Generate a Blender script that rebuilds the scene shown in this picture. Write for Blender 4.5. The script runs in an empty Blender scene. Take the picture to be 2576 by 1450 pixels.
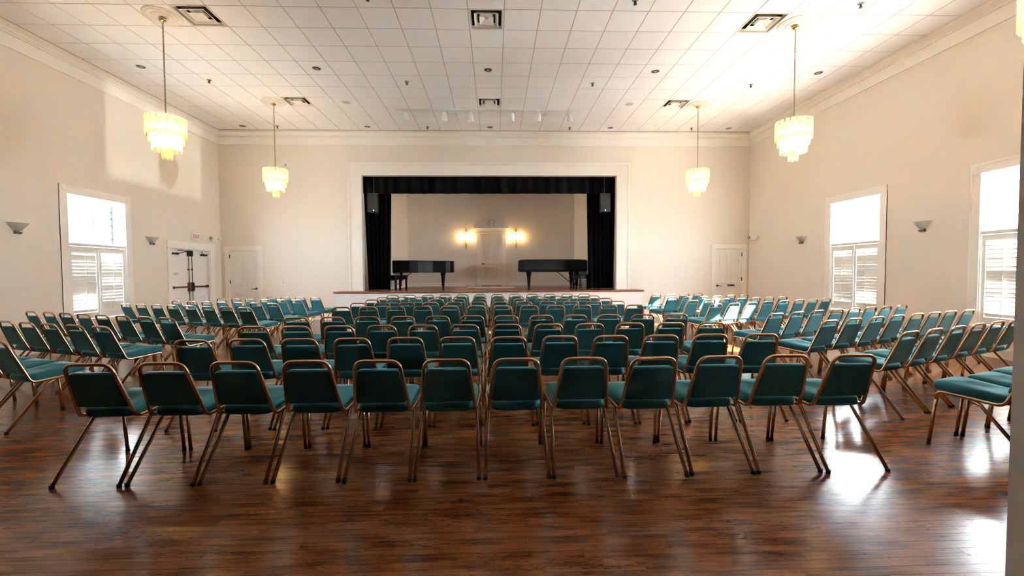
import bpy, math, random
from mathutils import Vector, Matrix

random.seed(7)
sc = bpy.context.scene
COL = sc.collection

# ------------------------------------------------------------------ camera, light, exposure
H_CAM = 1.44
cam_d = bpy.data.cameras.new('camera')
cam = bpy.data.objects.new('camera', cam_d)
COL.objects.link(cam)
cam_d.sensor_fit = 'HORIZONTAL'
cam_d.sensor_width = 36.0
cam_d.lens = 36.0 * 1078.72 / 2576
cam_d.shift_x = 8.81 / 2576
cam_d.clip_start = 0.02
YAW, PITCH, ROLL = -0.0315237, -0.03557, 0.00563
RZ = Matrix(((math.cos(YAW), math.sin(YAW), 0), (-math.sin(YAW), math.cos(YAW), 0), (0, 0, 1)))
RX = Matrix(((1, 0, 0), (0, math.cos(PITCH), math.sin(PITCH)), (0, -math.sin(PITCH), math.cos(PITCH))))
RY = Matrix(((math.cos(ROLL), 0, -math.sin(ROLL)), (0, 1, 0), (math.sin(ROLL), 0, math.cos(ROLL))))
RC = RY @ RX @ RZ
m = Matrix.Identity(4)
for r in range(3):
    m[r][0] = RC[0][r]
    m[r][1] = RC[2][r]
    m[r][2] = -RC[1][r]
    m[r][3] = (0, 0, H_CAM)[r]
cam.matrix_world = m
sc.camera = cam

world = bpy.data.worlds.new('sky')
sc.world = world
world.use_nodes = True
bg = world.node_tree.nodes['Background']
bg.inputs[0].default_value = (0.86, 0.94, 1.0, 1)
bg.inputs[1].default_value = 17.0

sun_d = bpy.data.lights.new('sun', 'SUN')
sun_d.energy = 22.0
sun_d.angle = math.radians(0.6)
sun_d.color = (1.0, 0.93, 0.82)
sun = bpy.data.objects.new('sun', sun_d)
COL.objects.link(sun)
EL, AZ = math.radians(28.0), Vector((0.915, -0.40, 0)).normalized()
to_sun = Vector((AZ.x * math.cos(EL), AZ.y * math.cos(EL), math.sin(EL)))
sun.rotation_euler = to_sun.to_track_quat('Z', 'Y').to_euler()
sun.location = (30, -12, 20)

gl_d = bpy.data.lights.new('sun_glint_standin', 'SPOT')      # added spot standing in for sun reflected off something outside
gl_d.energy = 1300.0
gl_d.color = (1.0, 0.97, 0.92)
gl_d.spot_size = math.radians(14)
gl_d.spot_blend = 0.2
gl_d.shadow_soft_size = 0.07
glint = bpy.data.objects.new('sun_glint_standin', gl_d)
COL.objects.link(glint)
glint.location = (19.3, 8.45, 1.15)
glint.rotation_euler = (Vector((19.3, 8.45, 1.15)) - Vector((8.2, 9.6, 2.1))).to_track_quat('Z', 'Y').to_euler()

BULB = 46.0          # radiance of the chandelier bulbs
CANDLE = 42.0        # radiance of the candle bulbs of the stage sconces

sc.view_settings.view_transform = 'Standard'
sc.view_settings.look = 'None'
sc.view_settings.exposure = 2.95
sc.view_settings.gamma = 1.0
sc.view_settings.use_curve_mapping = False
cy = sc.cycles
cy.use_denoising = True
try:
    cy.denoiser = 'OPENIMAGEDENOISE'
except Exception:
    pass
cy.max_bounces = 12
cy.diffuse_bounces = 8
cy.glossy_bounces = 4
cy.transmission_bounces = 8
cy.transparent_max_bounces = 16
cy.caustics_reflective = False
cy.caustics_refractive = False
cy.sample_clamp_indirect = 8.0
cy.use_light_tree = True

# ------------------------------------------------------------------ mesh helpers
class MB:
    def __init__(self):
        self.v, self.f = [], []

    def add(self, vs, fs):
        o = len(self.v)
        self.v += [tuple(p) for p in vs]
        self.f += [tuple(i + o for i in q) for q in fs]
        return self

    def box(self, x0, x1, y0, y1, z0, z1, M=None):
        vs = [(x, y, z) for x in (x0, x1) for y in (y0, y1) for z in (z0, z1)]
        if M is not None:
            vs = [tuple(M @ Vector(p)) for p in vs]
        return self.add(vs, [(0, 1, 3, 2), (4, 6, 7, 5), (0, 4, 5, 1), (2, 3, 7, 6), (0, 2, 6, 4), (1, 5, 7, 3)])

    def prism(self, poly, axis, a, b):
        """poly: list of 2D points, extruded along an axis between a and b."""
        n = len(poly)
        def P(p, t):
            if axis == 'x': return (t, p[0], p[1])
            if axis == 'y': return (p[0], t, p[1])
            return (p[0], p[1], t)
        vs = [P(p, a) for p in poly] + [P(p, b) for p in poly]
        fs = [(i, (i + 1) % n, n + (i + 1) % n, n + i) for i in range(n)]
        fs += [tuple(range(n - 1, -1, -1)), tuple(range(n, 2 * n))]
        return self.add(vs, fs)

    def tube(self, pts, r, seg=8, closed=False, caps=True):
        pts = [Vector(p) for p in pts]
        n = len(pts)
        rs = r if isinstance(r, (list, tuple)) else [r] * n
        vs, prev = [], None
        for i, p in enumerate(pts):
            if closed:
                t = (pts[(i + 1) % n] - pts[i - 1])
            else:
                t = pts[min(i + 1, n - 1)] - pts[max(i - 1, 0)]
            t.normalize()
            if prev is None:
                ref = Vector((1, 0, 0)) if abs(t.x) < 0.8 else Vector((0, 1, 0))
                u = (ref - t * ref.dot(t)).normalized()
            else:
                u = (prev - t * prev.dot(t)).normalized()
            prev = u
            w = t.cross(u)
            for k in range(seg):
                a = 2 * math.pi * (k + 0.5) / seg
                vs.append(p + (u * math.cos(a) + w * math.sin(a)) * rs[i])
        fs = []
        for i in range(n if closed else n - 1):
            j = (i + 1) % n
            for k in range(seg):
                l = (k + 1) % seg
                fs.append((i * seg + k, i * seg + l, j * seg + l, j * seg + k))
        if caps and not closed:
            fs.append(tuple(range(seg - 1, -1, -1)))
            fs.append(tuple((n - 1) * seg + k for k in range(seg)))
        return self.add(vs, fs)

    def lathe(self, prof, c=(0, 0, 0), seg=20, axis='z'):
        vs, fs = [], []
        n = len(prof)
        for k in range(seg):
            a = 2 * math.pi * k / seg
            for r, z in prof:
                q = (r * math.cos(a), r * math.sin(a), z)
                if axis == 'x': q = (q[2], q[0], q[1])
                if axis == 'y': q = (q[0], q[2], q[1])
                vs.append((q[0] + c[0], q[1] + c[1], q[2] + c[2]))
        for k in range(seg):
            l = (k + 1) % seg
            for i in range(n - 1):
                fs.append((k * n + i, l * n + i, l * n + i + 1, k * n + i + 1))
        return self.add(vs, fs)

    def rings(self, rings, cap=True):
        n = len(rings[0])
        vs = [p for r in rings for p in r]
        fs = []
        for i in range(len(rings) - 1):
            for k in range(n):
                l = (k + 1) % n
                fs.append((i * n + k, i * n + l, (i + 1) * n + l, (i + 1) * n + k))
        if cap:
            fs.append(tuple(range(n - 1, -1, -1)))
            fs.append(tuple((len(rings) - 1) * n + k for k in range(n)))
        return self.add(vs, fs)

    def mesh(self, name, mat, smooth=False, angle=None):
        me = bpy.data.meshes.new(name)
        me.from_pydata(self.v, [], self.f)
        me.materials.append(mat)
        if smooth:
            me.shade_smooth()
            if angle:
                me.set_sharp_from_angle(angle=math.radians(angle))
        me.update()
        return me

    def build(self, name, mat, parent=None, smooth=False, angle=None, loc=None):
        return link(name, self.mesh(name, mat, smooth, angle), parent, loc)


def link(name, data, parent=None, loc=None):
    o = bpy.data.objects.new(name, data)
    COL.objects.link(o)
    if parent is not None:
        o.parent = parent
    if loc is not None:
        o.location = loc
    return o

def thing(name, label, cat, loc=(0, 0, 0), rz=0.0, group=None):
    o = bpy.data.objects.new(name, None)
    o.empty_display_size = 0.1
    COL.objects.link(o)
    o.location = loc
    o.rotation_euler = (0, 0, rz)
    return tag(o, label, cat, group)

def tag(o, label, cat, group=None):
    o['label'] = label
    o['category'] = cat
    if group:
        o['group'] = group
    return o

def structure(o, label=None):
    o['kind'] = 'structure'
    if label:
        o['label'] = label
    return o

def root_struct(name, label=None, loc=(0, 0, 0), rz=0.0):
    o = bpy.data.objects.new(name, None)
    COL.objects.link(o)
    o.location = loc
    o.rotation_euler = (0, 0, rz)
    return structure(o, label)

def kids(o):
    return [c for c in bpy.data.objects if c.parent == o]

def tree_of(o):
    return (o, [tree_of(c) for c in kids(o)])

def copy_tree(t, parent=None):
    o, ch = t
    c = o.copy()
    COL.objects.link(c)
    c.parent = parent
    for k in ch:
        copy_tree(k, c)
    return c

def fillet(pts, rads, n=5):
    """poly-line with rounded corners (3D)."""
    pts = [Vector(p) for p in pts]
    out = [pts[0]]
    for i in range(1, len(pts) - 1):
        p, a, b = pts[i], pts[i - 1], pts[i + 1]
        u, w = (a - p).normalized(), (b - p).normalized()
        r = rads[i - 1]
        ang = u.angle(w)
        d = min(r / math.tan(ang / 2), 0.49 * (a - p).length, 0.49 * (b - p).length)
        s, e = p + u * d, p + w * d
        for k in range(n + 1):
            t = k / n
            out.append(s * (1 - t) ** 2 + p * 2 * t * (1 - t) + e * t ** 2)
    out.append(pts[-1])
    return out

def rrect(w0, w1, d0, d1, r, n=5):
    """outline of a trapezium (half width w0 at y=d0, w1 at y=d1) with rounded corners."""
    P = [Vector((-w0, d0)), Vector((w0, d0)), Vector((w1, d1)), Vector((-w1, d1))]
    out = []
    for i in range(4):
        p, a, b = P[i], P[i - 1], P[(i + 1) % 4]
        u, w = (a - p).normalized(), (b - p).normalized()
        for k in range(n + 1):
            t = k / n
            out.append((p + u * r) * (1 - t) ** 2 + p * 2 * t * (1 - t) + (p + w * r) * t ** 2)
    return out

# ------------------------------------------------------------------ materials
def new_mat(name):
    M = bpy.data.materials.new(name)
    M.use_nodes = True
    nt = M.node_tree
    return M, nt, nt.nodes['Principled BSDF']

def node(nt, kind, **kw):
    n = nt.nodes.new(kind)
    for k, v in kw.items():
        setattr(n, k, v)
    return n

def math_n(nt, op, a, b=None):
    n = node(nt, 'ShaderNodeMath', operation=op)
    for i, x in enumerate((a, b)):
        if x is None: continue
        if isinstance(x, (int, float)): n.inputs[i].default_value = x
        else: nt.links.new(x, n.inputs[i])
    return n.outputs[0]

def plain(name, col, rough=0.5, metal=0.0, noise=0.0, scale=20.0, bump=0.0, spec=0.5, coat=0.0, sheen=0.0, sheen_tint=None):
    M, nt, b = new_mat(name)
    b.inputs['Base Color'].default_value = (*col, 1)
    b.inputs['Roughness'].default_value = rough
    b.inputs['Metallic'].default_value = metal
    b.inputs['Specular IOR Level'].default_value = spec
    b.inputs['Coat Weight'].default_value = coat
    if sheen:
        b.inputs['Sheen Weight'].default_value = sheen
        b.inputs['Sheen Roughness'].default_value = 0.28
        if sheen_tint: b.inputs['Sheen Tint'].default_value = (*sheen_tint, 1)
    tc = node(nt, 'ShaderNodeTexCoord')
    tx = node(nt, 'ShaderNodeTexNoise')
    tx.inputs['Scale'].default_value = scale
    tx.inputs['Detail'].default_value = 4
    nt.links.new(tc.outputs['Object'], tx.inputs['Vector'])
    if noise:
        mx = node(nt, 'ShaderNodeMix', data_type='RGBA')
        mx.inputs[6].default_value = (*[c * (1 - noise) for c in col], 1)
        mx.inputs[7].default_value = (*[min(1, c * (1 + noise)) for c in col], 1)
        nt.links.new(tx.outputs['Fac'], mx.inputs[0])
        nt.links.new(mx.outputs[2], b.inputs['Base Color'])
    if bump:
        bp = node(nt, 'ShaderNodeBump')
        bp.inputs['Strength'].default_value = bump
        bp.inputs['Distance'].default_value = 0.004
        nt.links.new(tx.outputs['Fac'], bp.inputs['Height'])
        nt.links.new(bp.outputs[0], b.inputs['Normal'])
    return M

def emitter(name, col, strength):
    M, nt, b = new_mat(name)
    b.inputs['Base Color'].default_value = (*col, 1)
    b.inputs['Emission Color'].default_value = (*col, 1)
    b.inputs['Emission Strength'].default_value = strength
    return M

PAINT = plain('wall_paint', (0.80, 0.735, 0.635), 0.6, noise=0.02, scale=0.6, bump=0.05, spec=0.3)
TRIM = plain('trim_paint', (0.89, 0.85, 0.775), 0.42, noise=0.01, scale=3, spec=0.4)
WHITE = plain('white_paint', (0.84, 0.83, 0.80), 0.35, noise=0.01, scale=5)
DOORW = plain('door_paint', (0.83, 0.81, 0.75), 0.4, noise=0.01, scale=5)
TILE = plain('mineral_tile', (0.90, 0.89, 0.875), 0.9, noise=0.035, scale=60, bump=0.35, spec=0.1)
GRID = plain('grid_enamel', (0.55, 0.46, 0.37), 0.5)
PLASTER = plain('plaster', (0.80, 0.74, 0.66), 0.55, noise=0.02, scale=8)
DARK_LOBBY = plain('dark_absorber', (0.04, 0.032, 0.026), 0.8)  # near-black so the unseen lobby and door backings return almost no light
FABRIC = plain('teal_fabric', (0.036, 0.165, 0.195), 0.85, noise=0.22, scale=420, bump=0.25, spec=0.12, sheen=1.0, sheen_tint=(0.55, 0.92, 1.0))
BRONZE = plain('bronze_tube', (0.60, 0.41, 0.25), 0.24, metal=0.9, noise=0.12, scale=30)
CHROME = plain('chrome', (0.75, 0.73, 0.70), 0.15, metal=1.0)
RUBBER = plain('black_rubber', (0.012, 0.012, 0.012), 0.7)
BLACK = plain('black_lacquer', (0.005, 0.005, 0.006), 0.35, spec=0.15)
COVER = plain('black_cover_cloth', (0.005, 0.005, 0.006), 0.85, bump=0.2, scale=60)
VELVET = plain('black_velvet', (0.0035, 0.0035, 0.0045), 0.95, bump=0.1, scale=90, spec=0.1, sheen=0.05)
BRASS = plain('brass', (0.78, 0.55, 0.22), 0.25, metal=1.0)
CUPM = plain('sconce_cup', (0.50, 0.47, 0.42), 0.25, metal=1.0)
CHAIN = plain('old_brass', (0.34, 0.24, 0.13), 0.4, metal=0.8)
HARDWARE = plain('dark_bronze', (0.055, 0.035, 0.028), 0.35, metal=0.6)
REDBAR = plain('red_bronze', (0.20, 0.05, 0.035), 0.4, metal=0.3)
PLASTIC = plain('white_plastic', (0.80, 0.79, 0.75), 0.4)
GREYP = plain('grey_plastic', (0.30, 0.30, 0.29), 0.5)
PLENUM = plain('plenum_dark', (0.035, 0.022, 0.012), 0.7)
VANE = plain('diffuser_enamel', (0.88, 0.84, 0.77), 0.4)
REFLECT = plain('downlight_reflector', (0.09, 0.085, 0.075), 0.22, metal=1.0)
GRILLE = plain('speaker_grille', (0.009, 0.009, 0.010), 0.6, noise=0.4, scale=300)
SPKBOX = plain('speaker_box', (0.010, 0.010, 0.011), 0.5)
PAPER = plain('paper', (0.80, 0.81, 0.84), 0.7)
INK = plain('ink', (0.25, 0.26, 0.33), 0.7)
REDINK = plain('exit_red', (0.75, 0.10, 0.09), 0.5)
RUG = plain('pink_rug', (0.62, 0.42, 0.36), 0.9, noise=0.3, scale=60)
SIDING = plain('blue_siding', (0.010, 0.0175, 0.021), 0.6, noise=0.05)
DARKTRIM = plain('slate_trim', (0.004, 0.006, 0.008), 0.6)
CONCRETE = plain('concrete', (0.72, 0.71, 0.68), 0.9, noise=0.1, scale=2)
GREYJAMB = plain('jamb_paint', (0.92, 0.92, 0.94), 0.5, noise=0.04, scale=25, bump=0.1)
KEYS = plain('piano_keys', (0.75, 0.73, 0.66), 0.3)
BULBM = emitter('chandelier_bulb', (1.0, 0.66, 0.30), BULB)
CANDM = emitter('candle_bulb', (1.0, 0.58, 0.22), CANDLE)
LEDM = emitter('blue_led', (0.15, 0.2, 1.0), 12.0)

def glass_plate_mat():
    M, nt, b = new_mat('frosted_glass_plate')
    out = nt.nodes['Material Output']
    tr = node(nt, 'ShaderNodeBsdfTranslucent')
    tr.inputs[0].default_value = (1.0, 0.90, 0.62, 1)
    tp = node(nt, 'ShaderNodeBsdfTransparent')
    tp.inputs[0].default_value = (1.0, 0.97, 0.88, 1)
    gl = node(nt, 'ShaderNodeBsdfGlossy')
    gl.inputs['Roughness'].default_value = 0.12
    m1 = node(nt, 'ShaderNodeMixShader'); m1.inputs[0].default_value = 0.42
    nt.links.new(tr.outputs[0], m1.inputs[1]); nt.links.new(tp.outputs[0], m1.inputs[2])
    m2 = node(nt, 'ShaderNodeMixShader'); m2.inputs[0].default_value = 0.10
    nt.links.new(m1.outputs[0], m2.inputs[1]); nt.links.new(gl.outputs[0], m2.inputs[2])
    nt.links.new(m2.outputs[0], out.inputs[0])
    return M

def pane_mat(name='window_glass', tint=(0.97, 0.99, 1.0)):
    M, nt, b = new_mat(name)
    out = nt.nodes['Material Output']
    tp = node(nt, 'ShaderNodeBsdfTransparent'); tp.inputs[0].default_value = (*tint, 1)
    gl = node(nt, 'ShaderNodeBsdfGlossy'); gl.inputs['Roughness'].default_value = 0.02
    mx = node(nt, 'ShaderNodeMixShader')
    mx.inputs[0].default_value = 0.05
    nt.links.new(tp.outputs[0], mx.inputs[1]); nt.links.new(gl.outputs[0], mx.inputs[2])
    nt.links.new(mx.outputs[0], out.inputs[0])
    return M

GLASSPLATE = glass_plate_mat()
PANE = pane_mat()

def sconce_glass():
    M, nt, b = new_mat('sconce_glass')
    out = nt.nodes['Material Output']
    tr = node(nt, 'ShaderNodeBsdfTranslucent'); tr.inputs[0].default_value = (0.86, 0.86, 0.84, 1)
    df = node(nt, 'ShaderNodeBsdfDiffuse'); df.inputs[0].default_value = (0.80, 0.80, 0.78, 1)
    tp = node(nt, 'ShaderNodeBsdfTransparent'); tp.inputs[0].default_value = (0.93, 0.94, 0.93, 1)
    gl = node(nt, 'ShaderNodeBsdfGlossy'); gl.inputs['Roughness'].default_value = 0.1
    prev = tr.outputs[0]
    for sh, f in ((df, 0.35), (tp, 0.38), (gl, 0.10)):
        mx = node(nt, 'ShaderNodeMixShader'); mx.inputs[0].default_value = f
        nt.links.new(prev, mx.inputs[1]); nt.links.new(sh.outputs[0], mx.inputs[2])
        prev = mx.outputs[0]
    nt.links.new(prev, out.inputs[0])
    return M
SCGLASS = sconce_glass()

PW, PL = 0.06, 1.20       # floor strips: width, length

def oak_mat(name='oak_strip_floor', along='x', dark=(0.110, 0.031, 0.010), mid=(0.245, 0.077, 0.023), light=(0.42, 0.155, 0.055), rough=0.2):
    M, nt, b = new_mat(name)
    L = nt.links
    geo = node(nt, 'ShaderNodeNewGeometry')
    sep = node(nt, 'ShaderNodeSeparateXYZ')
    L.new(geo.outputs['Position'], sep.inputs[0])
    X, Y = (sep.outputs[0], sep.outputs[1]) if along == 'x' else (sep.outputs[1], sep.outputs[0])
    row = math_n(nt, 'FLOOR', math_n(nt, 'DIVIDE', Y, PW))
    off = math_n(nt, 'MULTIPLY', math_n(nt, 'FRACT', math_n(nt, 'MULTIPLY', row, 0.618034)), PL)
    xs = math_n(nt, 'DIVIDE', math_n(nt, 'ADD', X, off), PL)
    colm = math_n(nt, 'FLOOR', xs)
    cid = node(nt, 'ShaderNodeCombineXYZ')
    L.new(row, cid.inputs[0]); L.new(colm, cid.inputs[1])
    wn = node(nt, 'ShaderNodeTexWhiteNoise', noise_dimensions='2D')
    L.new(cid.outputs[0], wn.inputs['Vector'])
    # grain coordinates: stretched along the strip, shifted per strip
    gc = node(nt, 'ShaderNodeCombineXYZ')
    L.new(math_n(nt, 'ADD', math_n(nt, 'MULTIPLY', X, 0.9), math_n(nt, 'MULTIPLY', wn.outputs['Value'], 37.0)), gc.inputs[0])
    L.new(math_n(nt, 'MULTIPLY', Y, 46.0), gc.inputs[1])
    L.new(math_n(nt, 'MULTIPLY', wn.outputs['Value'], 19.0), gc.inputs[2])
    n1 = node(nt, 'ShaderNodeTexNoise'); n1.inputs['Scale'].default_value = 1.0
    n1.inputs['Detail'].default_value = 5; n1.inputs['Roughness'].default_value = 0.62; n1.inputs['Distortion'].default_value = 0.6
    L.new(gc.outputs[0], n1.inputs['Vector'])
    gc3_src = node(nt, 'ShaderNodeCombineXYZ')
    L.new(math_n(nt, 'MULTIPLY', X, 0.5), gc3_src.inputs[0]); L.new(math_n(nt, 'MULTIPLY', Y, 2.0), gc3_src.inputs[1]); L.new(wn.outputs['Value'], gc3_src.inputs[2])
    # cathedral figure
    gc2 = node(nt, 'ShaderNodeCombineXYZ')
    L.new(math_n(nt, 'ADD', math_n(nt, 'MULTIPLY', X, 0.7), math_n(nt, 'MULTIPLY', wn.outputs['Value'], 61.0)), gc2.inputs[0])
    L.new(math_n(nt, 'MULTIPLY', Y, 17.0), gc2.inputs[1])
    wv = node(nt, 'ShaderNodeTexWave', wave_type='RINGS', rings_direction='Y')
    wv.inputs['Scale'].default_value = 0.9; wv.inputs['Distortion'].default_value = 3.5
    wv.inputs['Detail'].default_value = 3; wv.inputs['Detail Scale'].default_value = 0.7
    L.new(gc2.outputs[0], wv.inputs['Vector'])
    fac = math_n(nt, 'ADD', math_n(nt, 'MULTIPLY', n1.outputs['Fac'], 0.75), math_n(nt, 'MULTIPLY', wv.outputs['Fac'], 0.16))
    fac = math_n(nt, 'ADD', fac, math_n(nt, 'MULTIPLY', math_n(nt, 'SUBTRACT', wn.outputs['Value'], 0.5), 0.14))
    # large uneven wear
    n2 = node(nt, 'ShaderNodeTexNoise'); n2.inputs['Scale'].default_value = 0.8; n2.inputs['Detail'].default_value = 3
    L.new(geo.outputs['Position'], n2.inputs['Vector'])
    fac = math_n(nt, 'ADD', fac, math_n(nt, 'MULTIPLY', math_n(nt, 'SUBTRACT', n2.outputs['Fac'], 0.5), 0.25))
    rp = node(nt, 'ShaderNodeValToRGB')
    e = rp.color_ramp.elements
    e[0].position = 0.28; e[0].color = (*dark, 1)
    e[1].position = 0.78; e[1].color = (*light, 1)
    k = rp.color_ramp.elements.new(0.44); k.color = (*mid, 1)
    L.new(fac, rp.inputs[0])
    # joints between strips
    fy = math_n(nt, 'FRACT', math_n(nt, 'DIVIDE', Y, PW))
    fx = math_n(nt, 'FRACT', xs)
    jy = math_n(nt, 'LESS_THAN', fy, 0.016)
    jx = math_n(nt, 'LESS_THAN', fx, 0.0014)
    jt = math_n(nt, 'MAXIMUM', jy, jx)
    mx = node(nt, 'ShaderNodeMix', data_type='RGBA')
    mx.inputs[7].default_value = (0.030, 0.011, 0.005, 1)
    # sparse dark growth-ring lines
    gl = node(nt, 'ShaderNodeCombineXYZ')
    L.new(math_n(nt, 'ADD', math_n(nt, 'MULTIPLY', X, 0.16), math_n(nt, 'MULTIPLY', wn.outputs['Value'], 43.0)), gl.inputs[0])
    L.new(math_n(nt, 'ADD', Y, math_n(nt, 'MULTIPLY', wn.outputs['Value'], 3.0)), gl.inputs[1])
    w2 = node(nt, 'ShaderNodeTexWave', wave_type='BANDS', bands_direction='Y')
    w2.inputs['Scale'].default_value = 8.5; w2.inputs['Distortion'].default_value = 11.0
    w2.inputs['Detail'].default_value = 2; w2.inputs['Detail Scale'].default_value = 6.5
    L.new(gl.outputs[0], w2.inputs['Vector'])
    mr = node(nt, 'ShaderNodeMapRange'); mr.inputs[1].default_value = 0.72; mr.inputs[2].default_value = 1.0
    L.new(w2.outputs['Fac'], mr.inputs[0])
    n4 = node(nt, 'ShaderNodeTexNoise'); n4.inputs['Scale'].default_value = 2.3; n4.inputs['Detail'].default_value = 2
    L.new(gc3_src.outputs[0], n4.inputs['Vector'])
    mr2 = node(nt, 'ShaderNodeMapRange'); mr2.inputs[1].default_value = 0.30; mr2.inputs[2].default_value = 0.80
    L.new(n4.outputs['Fac'], mr2.inputs[0])
    ringm = math_n(nt, 'MULTIPLY', math_n(nt, 'MULTIPLY', mr.outputs[0], mr2.outputs[0]), 1.0)
    mxr = node(nt, 'ShaderNodeMix', data_type='RGBA')
    mxr.inputs[7].default_value = (0.035, 0.012, 0.006, 1)
    L.new(ringm, mxr.inputs[0]); L.new(rp.outputs[0], mxr.inputs[6])
    L.new(math_n(nt, 'MULTIPLY', jt, 0.25), mx.inputs[0]); L.new(mxr.outputs[2], mx.inputs[6])
    L.new(mx.outputs[2], b.inputs['Base Color'])
    b.inputs['Roughness'].default_value = rough
    rr = math_n(nt, 'ADD', math_n(nt, 'MULTIPLY', n2.outputs['Fac'], 0.06), rough - 0.02)
    L.new(rr, b.inputs['Roughness'])
    b.inputs['Specular IOR Level'].default_value = 0.5
    bp = node(nt, 'ShaderNodeBump'); bp.inputs['Strength'].default_value = 0.05; bp.inputs['Distance'].default_value = 0.002
    # slow cupping and waviness of the finish
    gc3 = node(nt, 'ShaderNodeCombineXYZ')
    L.new(math_n(nt, 'MULTIPLY', X, 3.0), gc3.inputs[0]); L.new(math_n(nt, 'MULTIPLY', Y, 14.0), gc3.inputs[1])
    n3 = node(nt, 'ShaderNodeTexNoise'); n3.inputs['Scale'].default_value = 1.0; n3.inputs['Detail'].default_value = 2
    L.new(gc3.outputs[0], n3.inputs['Vector'])
    hgt = math_n(nt, 'ADD', math_n(nt, 'MULTIPLY', n1.outputs['Fac'], 0.25), math_n(nt, 'MULTIPLY', n3.outputs['Fac'], 0.3))
    L.new(hgt, bp.inputs['Height'])
    L.new(bp.outputs[0], b.inputs['Normal'])
    return M

OAK = oak_mat()
STAGEOAK = oak_mat('stage_oak', dark=(0.06, 0.016, 0.006), mid=(0.20, 0.065, 0.025), light=(0.34, 0.13, 0.055))
REDWOOD = plain('red_oak_nosing', (0.30, 0.105, 0.048), 0.25, noise=0.25, scale=14)

# ------------------------------------------------------------------ room dimensions (metres)
XL, XR = -8.50, 8.20        # faces of the side walls
YB, YF = 13.62, 1.10        # face of the stage wall, far face of the front wall
HC = 5.831                  # ceiling
T = 0.6096                  # ceiling module
GX, GY = -0.423, 7.918      # ceiling grid origin
ZS = 0.90                   # stage floor
YSW = 17.50                 # back wall of the stage

def wall_cells(u0, u1, z0, z1, holes):
    us = sorted({u0, u1, *[h[0] for h in holes], *[h[1] for h in holes]})
    zs = sorted({z0, z1, *[h[2] for h in holes], *[h[3] for h in holes]})
    for i in range(len(us) - 1):
        for j in range(len(zs) - 1):
            cu, cz = (us[i] + us[i + 1]) / 2, (zs[j] + zs[j + 1]) / 2
            if not any(h[0] < cu < h[1] and h[2] < cz < h[3] for h in holes):
                yield us[i], us[i + 1], zs[j], zs[j + 1]

WIN_Z = (0.50, 3.07)
WIN_L = [(8.85, 10.19)]
WIN_R = [(8.91, 10.25), (5.68, 7.02)]
WT = 0.25
# exit doorway in the left wall, two doors in the stage wall
EXIT = (11.56, 13.10, 0.0, 2.16)
D2 = (-8.26, -7.36, 0.0, 2.19)
D3 = (7.09, 7.99, 0.0, 2.19)
OPEN = (-4.14, 3.88, ZS, 4.50)

def side_wall(name, x0, x1, holes, label):
    b = MB()
    for u0, u1, z0, z1 in wall_cells(YF - 0.1, YB + 0.25, 0, 6.1, holes):
        b.box(x0, x1, u0, u1, z0, z1)
    return structure(b.build(name, PAINT), label)

side_wall('wall_left', XL - WT, XL, [(a, c, *WIN_Z) for a, c in WIN_L] + [EXIT], 'cream side wall with the exit door and tall shuttered window')
side_wall('wall_right', XR, XR + WT, [(a, c, *WIN_Z) for a, c in WIN_R], 'cream side wall with two tall sunlit shuttered windows')
b = MB()
for u0, u1, z0, z1 in wall_cells(XL, XR, 0, 6.1, [OPEN, D2, D3]):
    b.box(u0, u1, YB, YB + 0.16, z0, z1)
structure(b.build('wall_back', PAINT), 'cream end wall around the stage opening')
# front wall; opening taken wide, second one added, to cut light on chair backs
b = MB()
for u0, u1, z0, z1 in wall_cells(XL, XR, 0, 6.1, [(-7.9, 1.388, 0, 3.4), (1.80, 7.6, 0, 3.4)]):
    b.box(u0, u1, YF - 0.24, YF, z0, z1)
structure(b.build('wall_front', GREYJAMB), 'pale grey jamb of the opening at the edge of the picture')
b = MB()
b.box(1.372, 1.388, YF - 0.10, YF - 0.075, 0, 3.4)
b.box(1.380, 1.390, YF - 0.20, YF - 0.17, 1.38, 1.44)
structure(b.build('trim_9', GREYJAMB), 'narrow stop strip on the grey jamb')
b = MB()
b.box(XL - 0.1, XR + 0.1, -3.3, -3.2, -0.1, 3.7)
b.box(XL - 0.1, XL, -3.2, YF - 0.24, -0.1, 3.7)
b.box(XR, XR + 0.1, -3.2, YF - 0.24, -0.1, 3.7)
b.box(XL, XR, -3.2, YF - 0.24, 3.6, 3.7)
structure(b.build('wall_lobby', DARK_LOBBY), 'unseen lobby behind the opening, near-black to keep bounce off the chairs')
b = MB()
b.box(XL - 0.3, XR + 0.3, -3.4, YSW + 0.3, 6.1, 6.25)
structure(b.build('roof', CONCRETE), 'flat roof above the hall')

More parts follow.
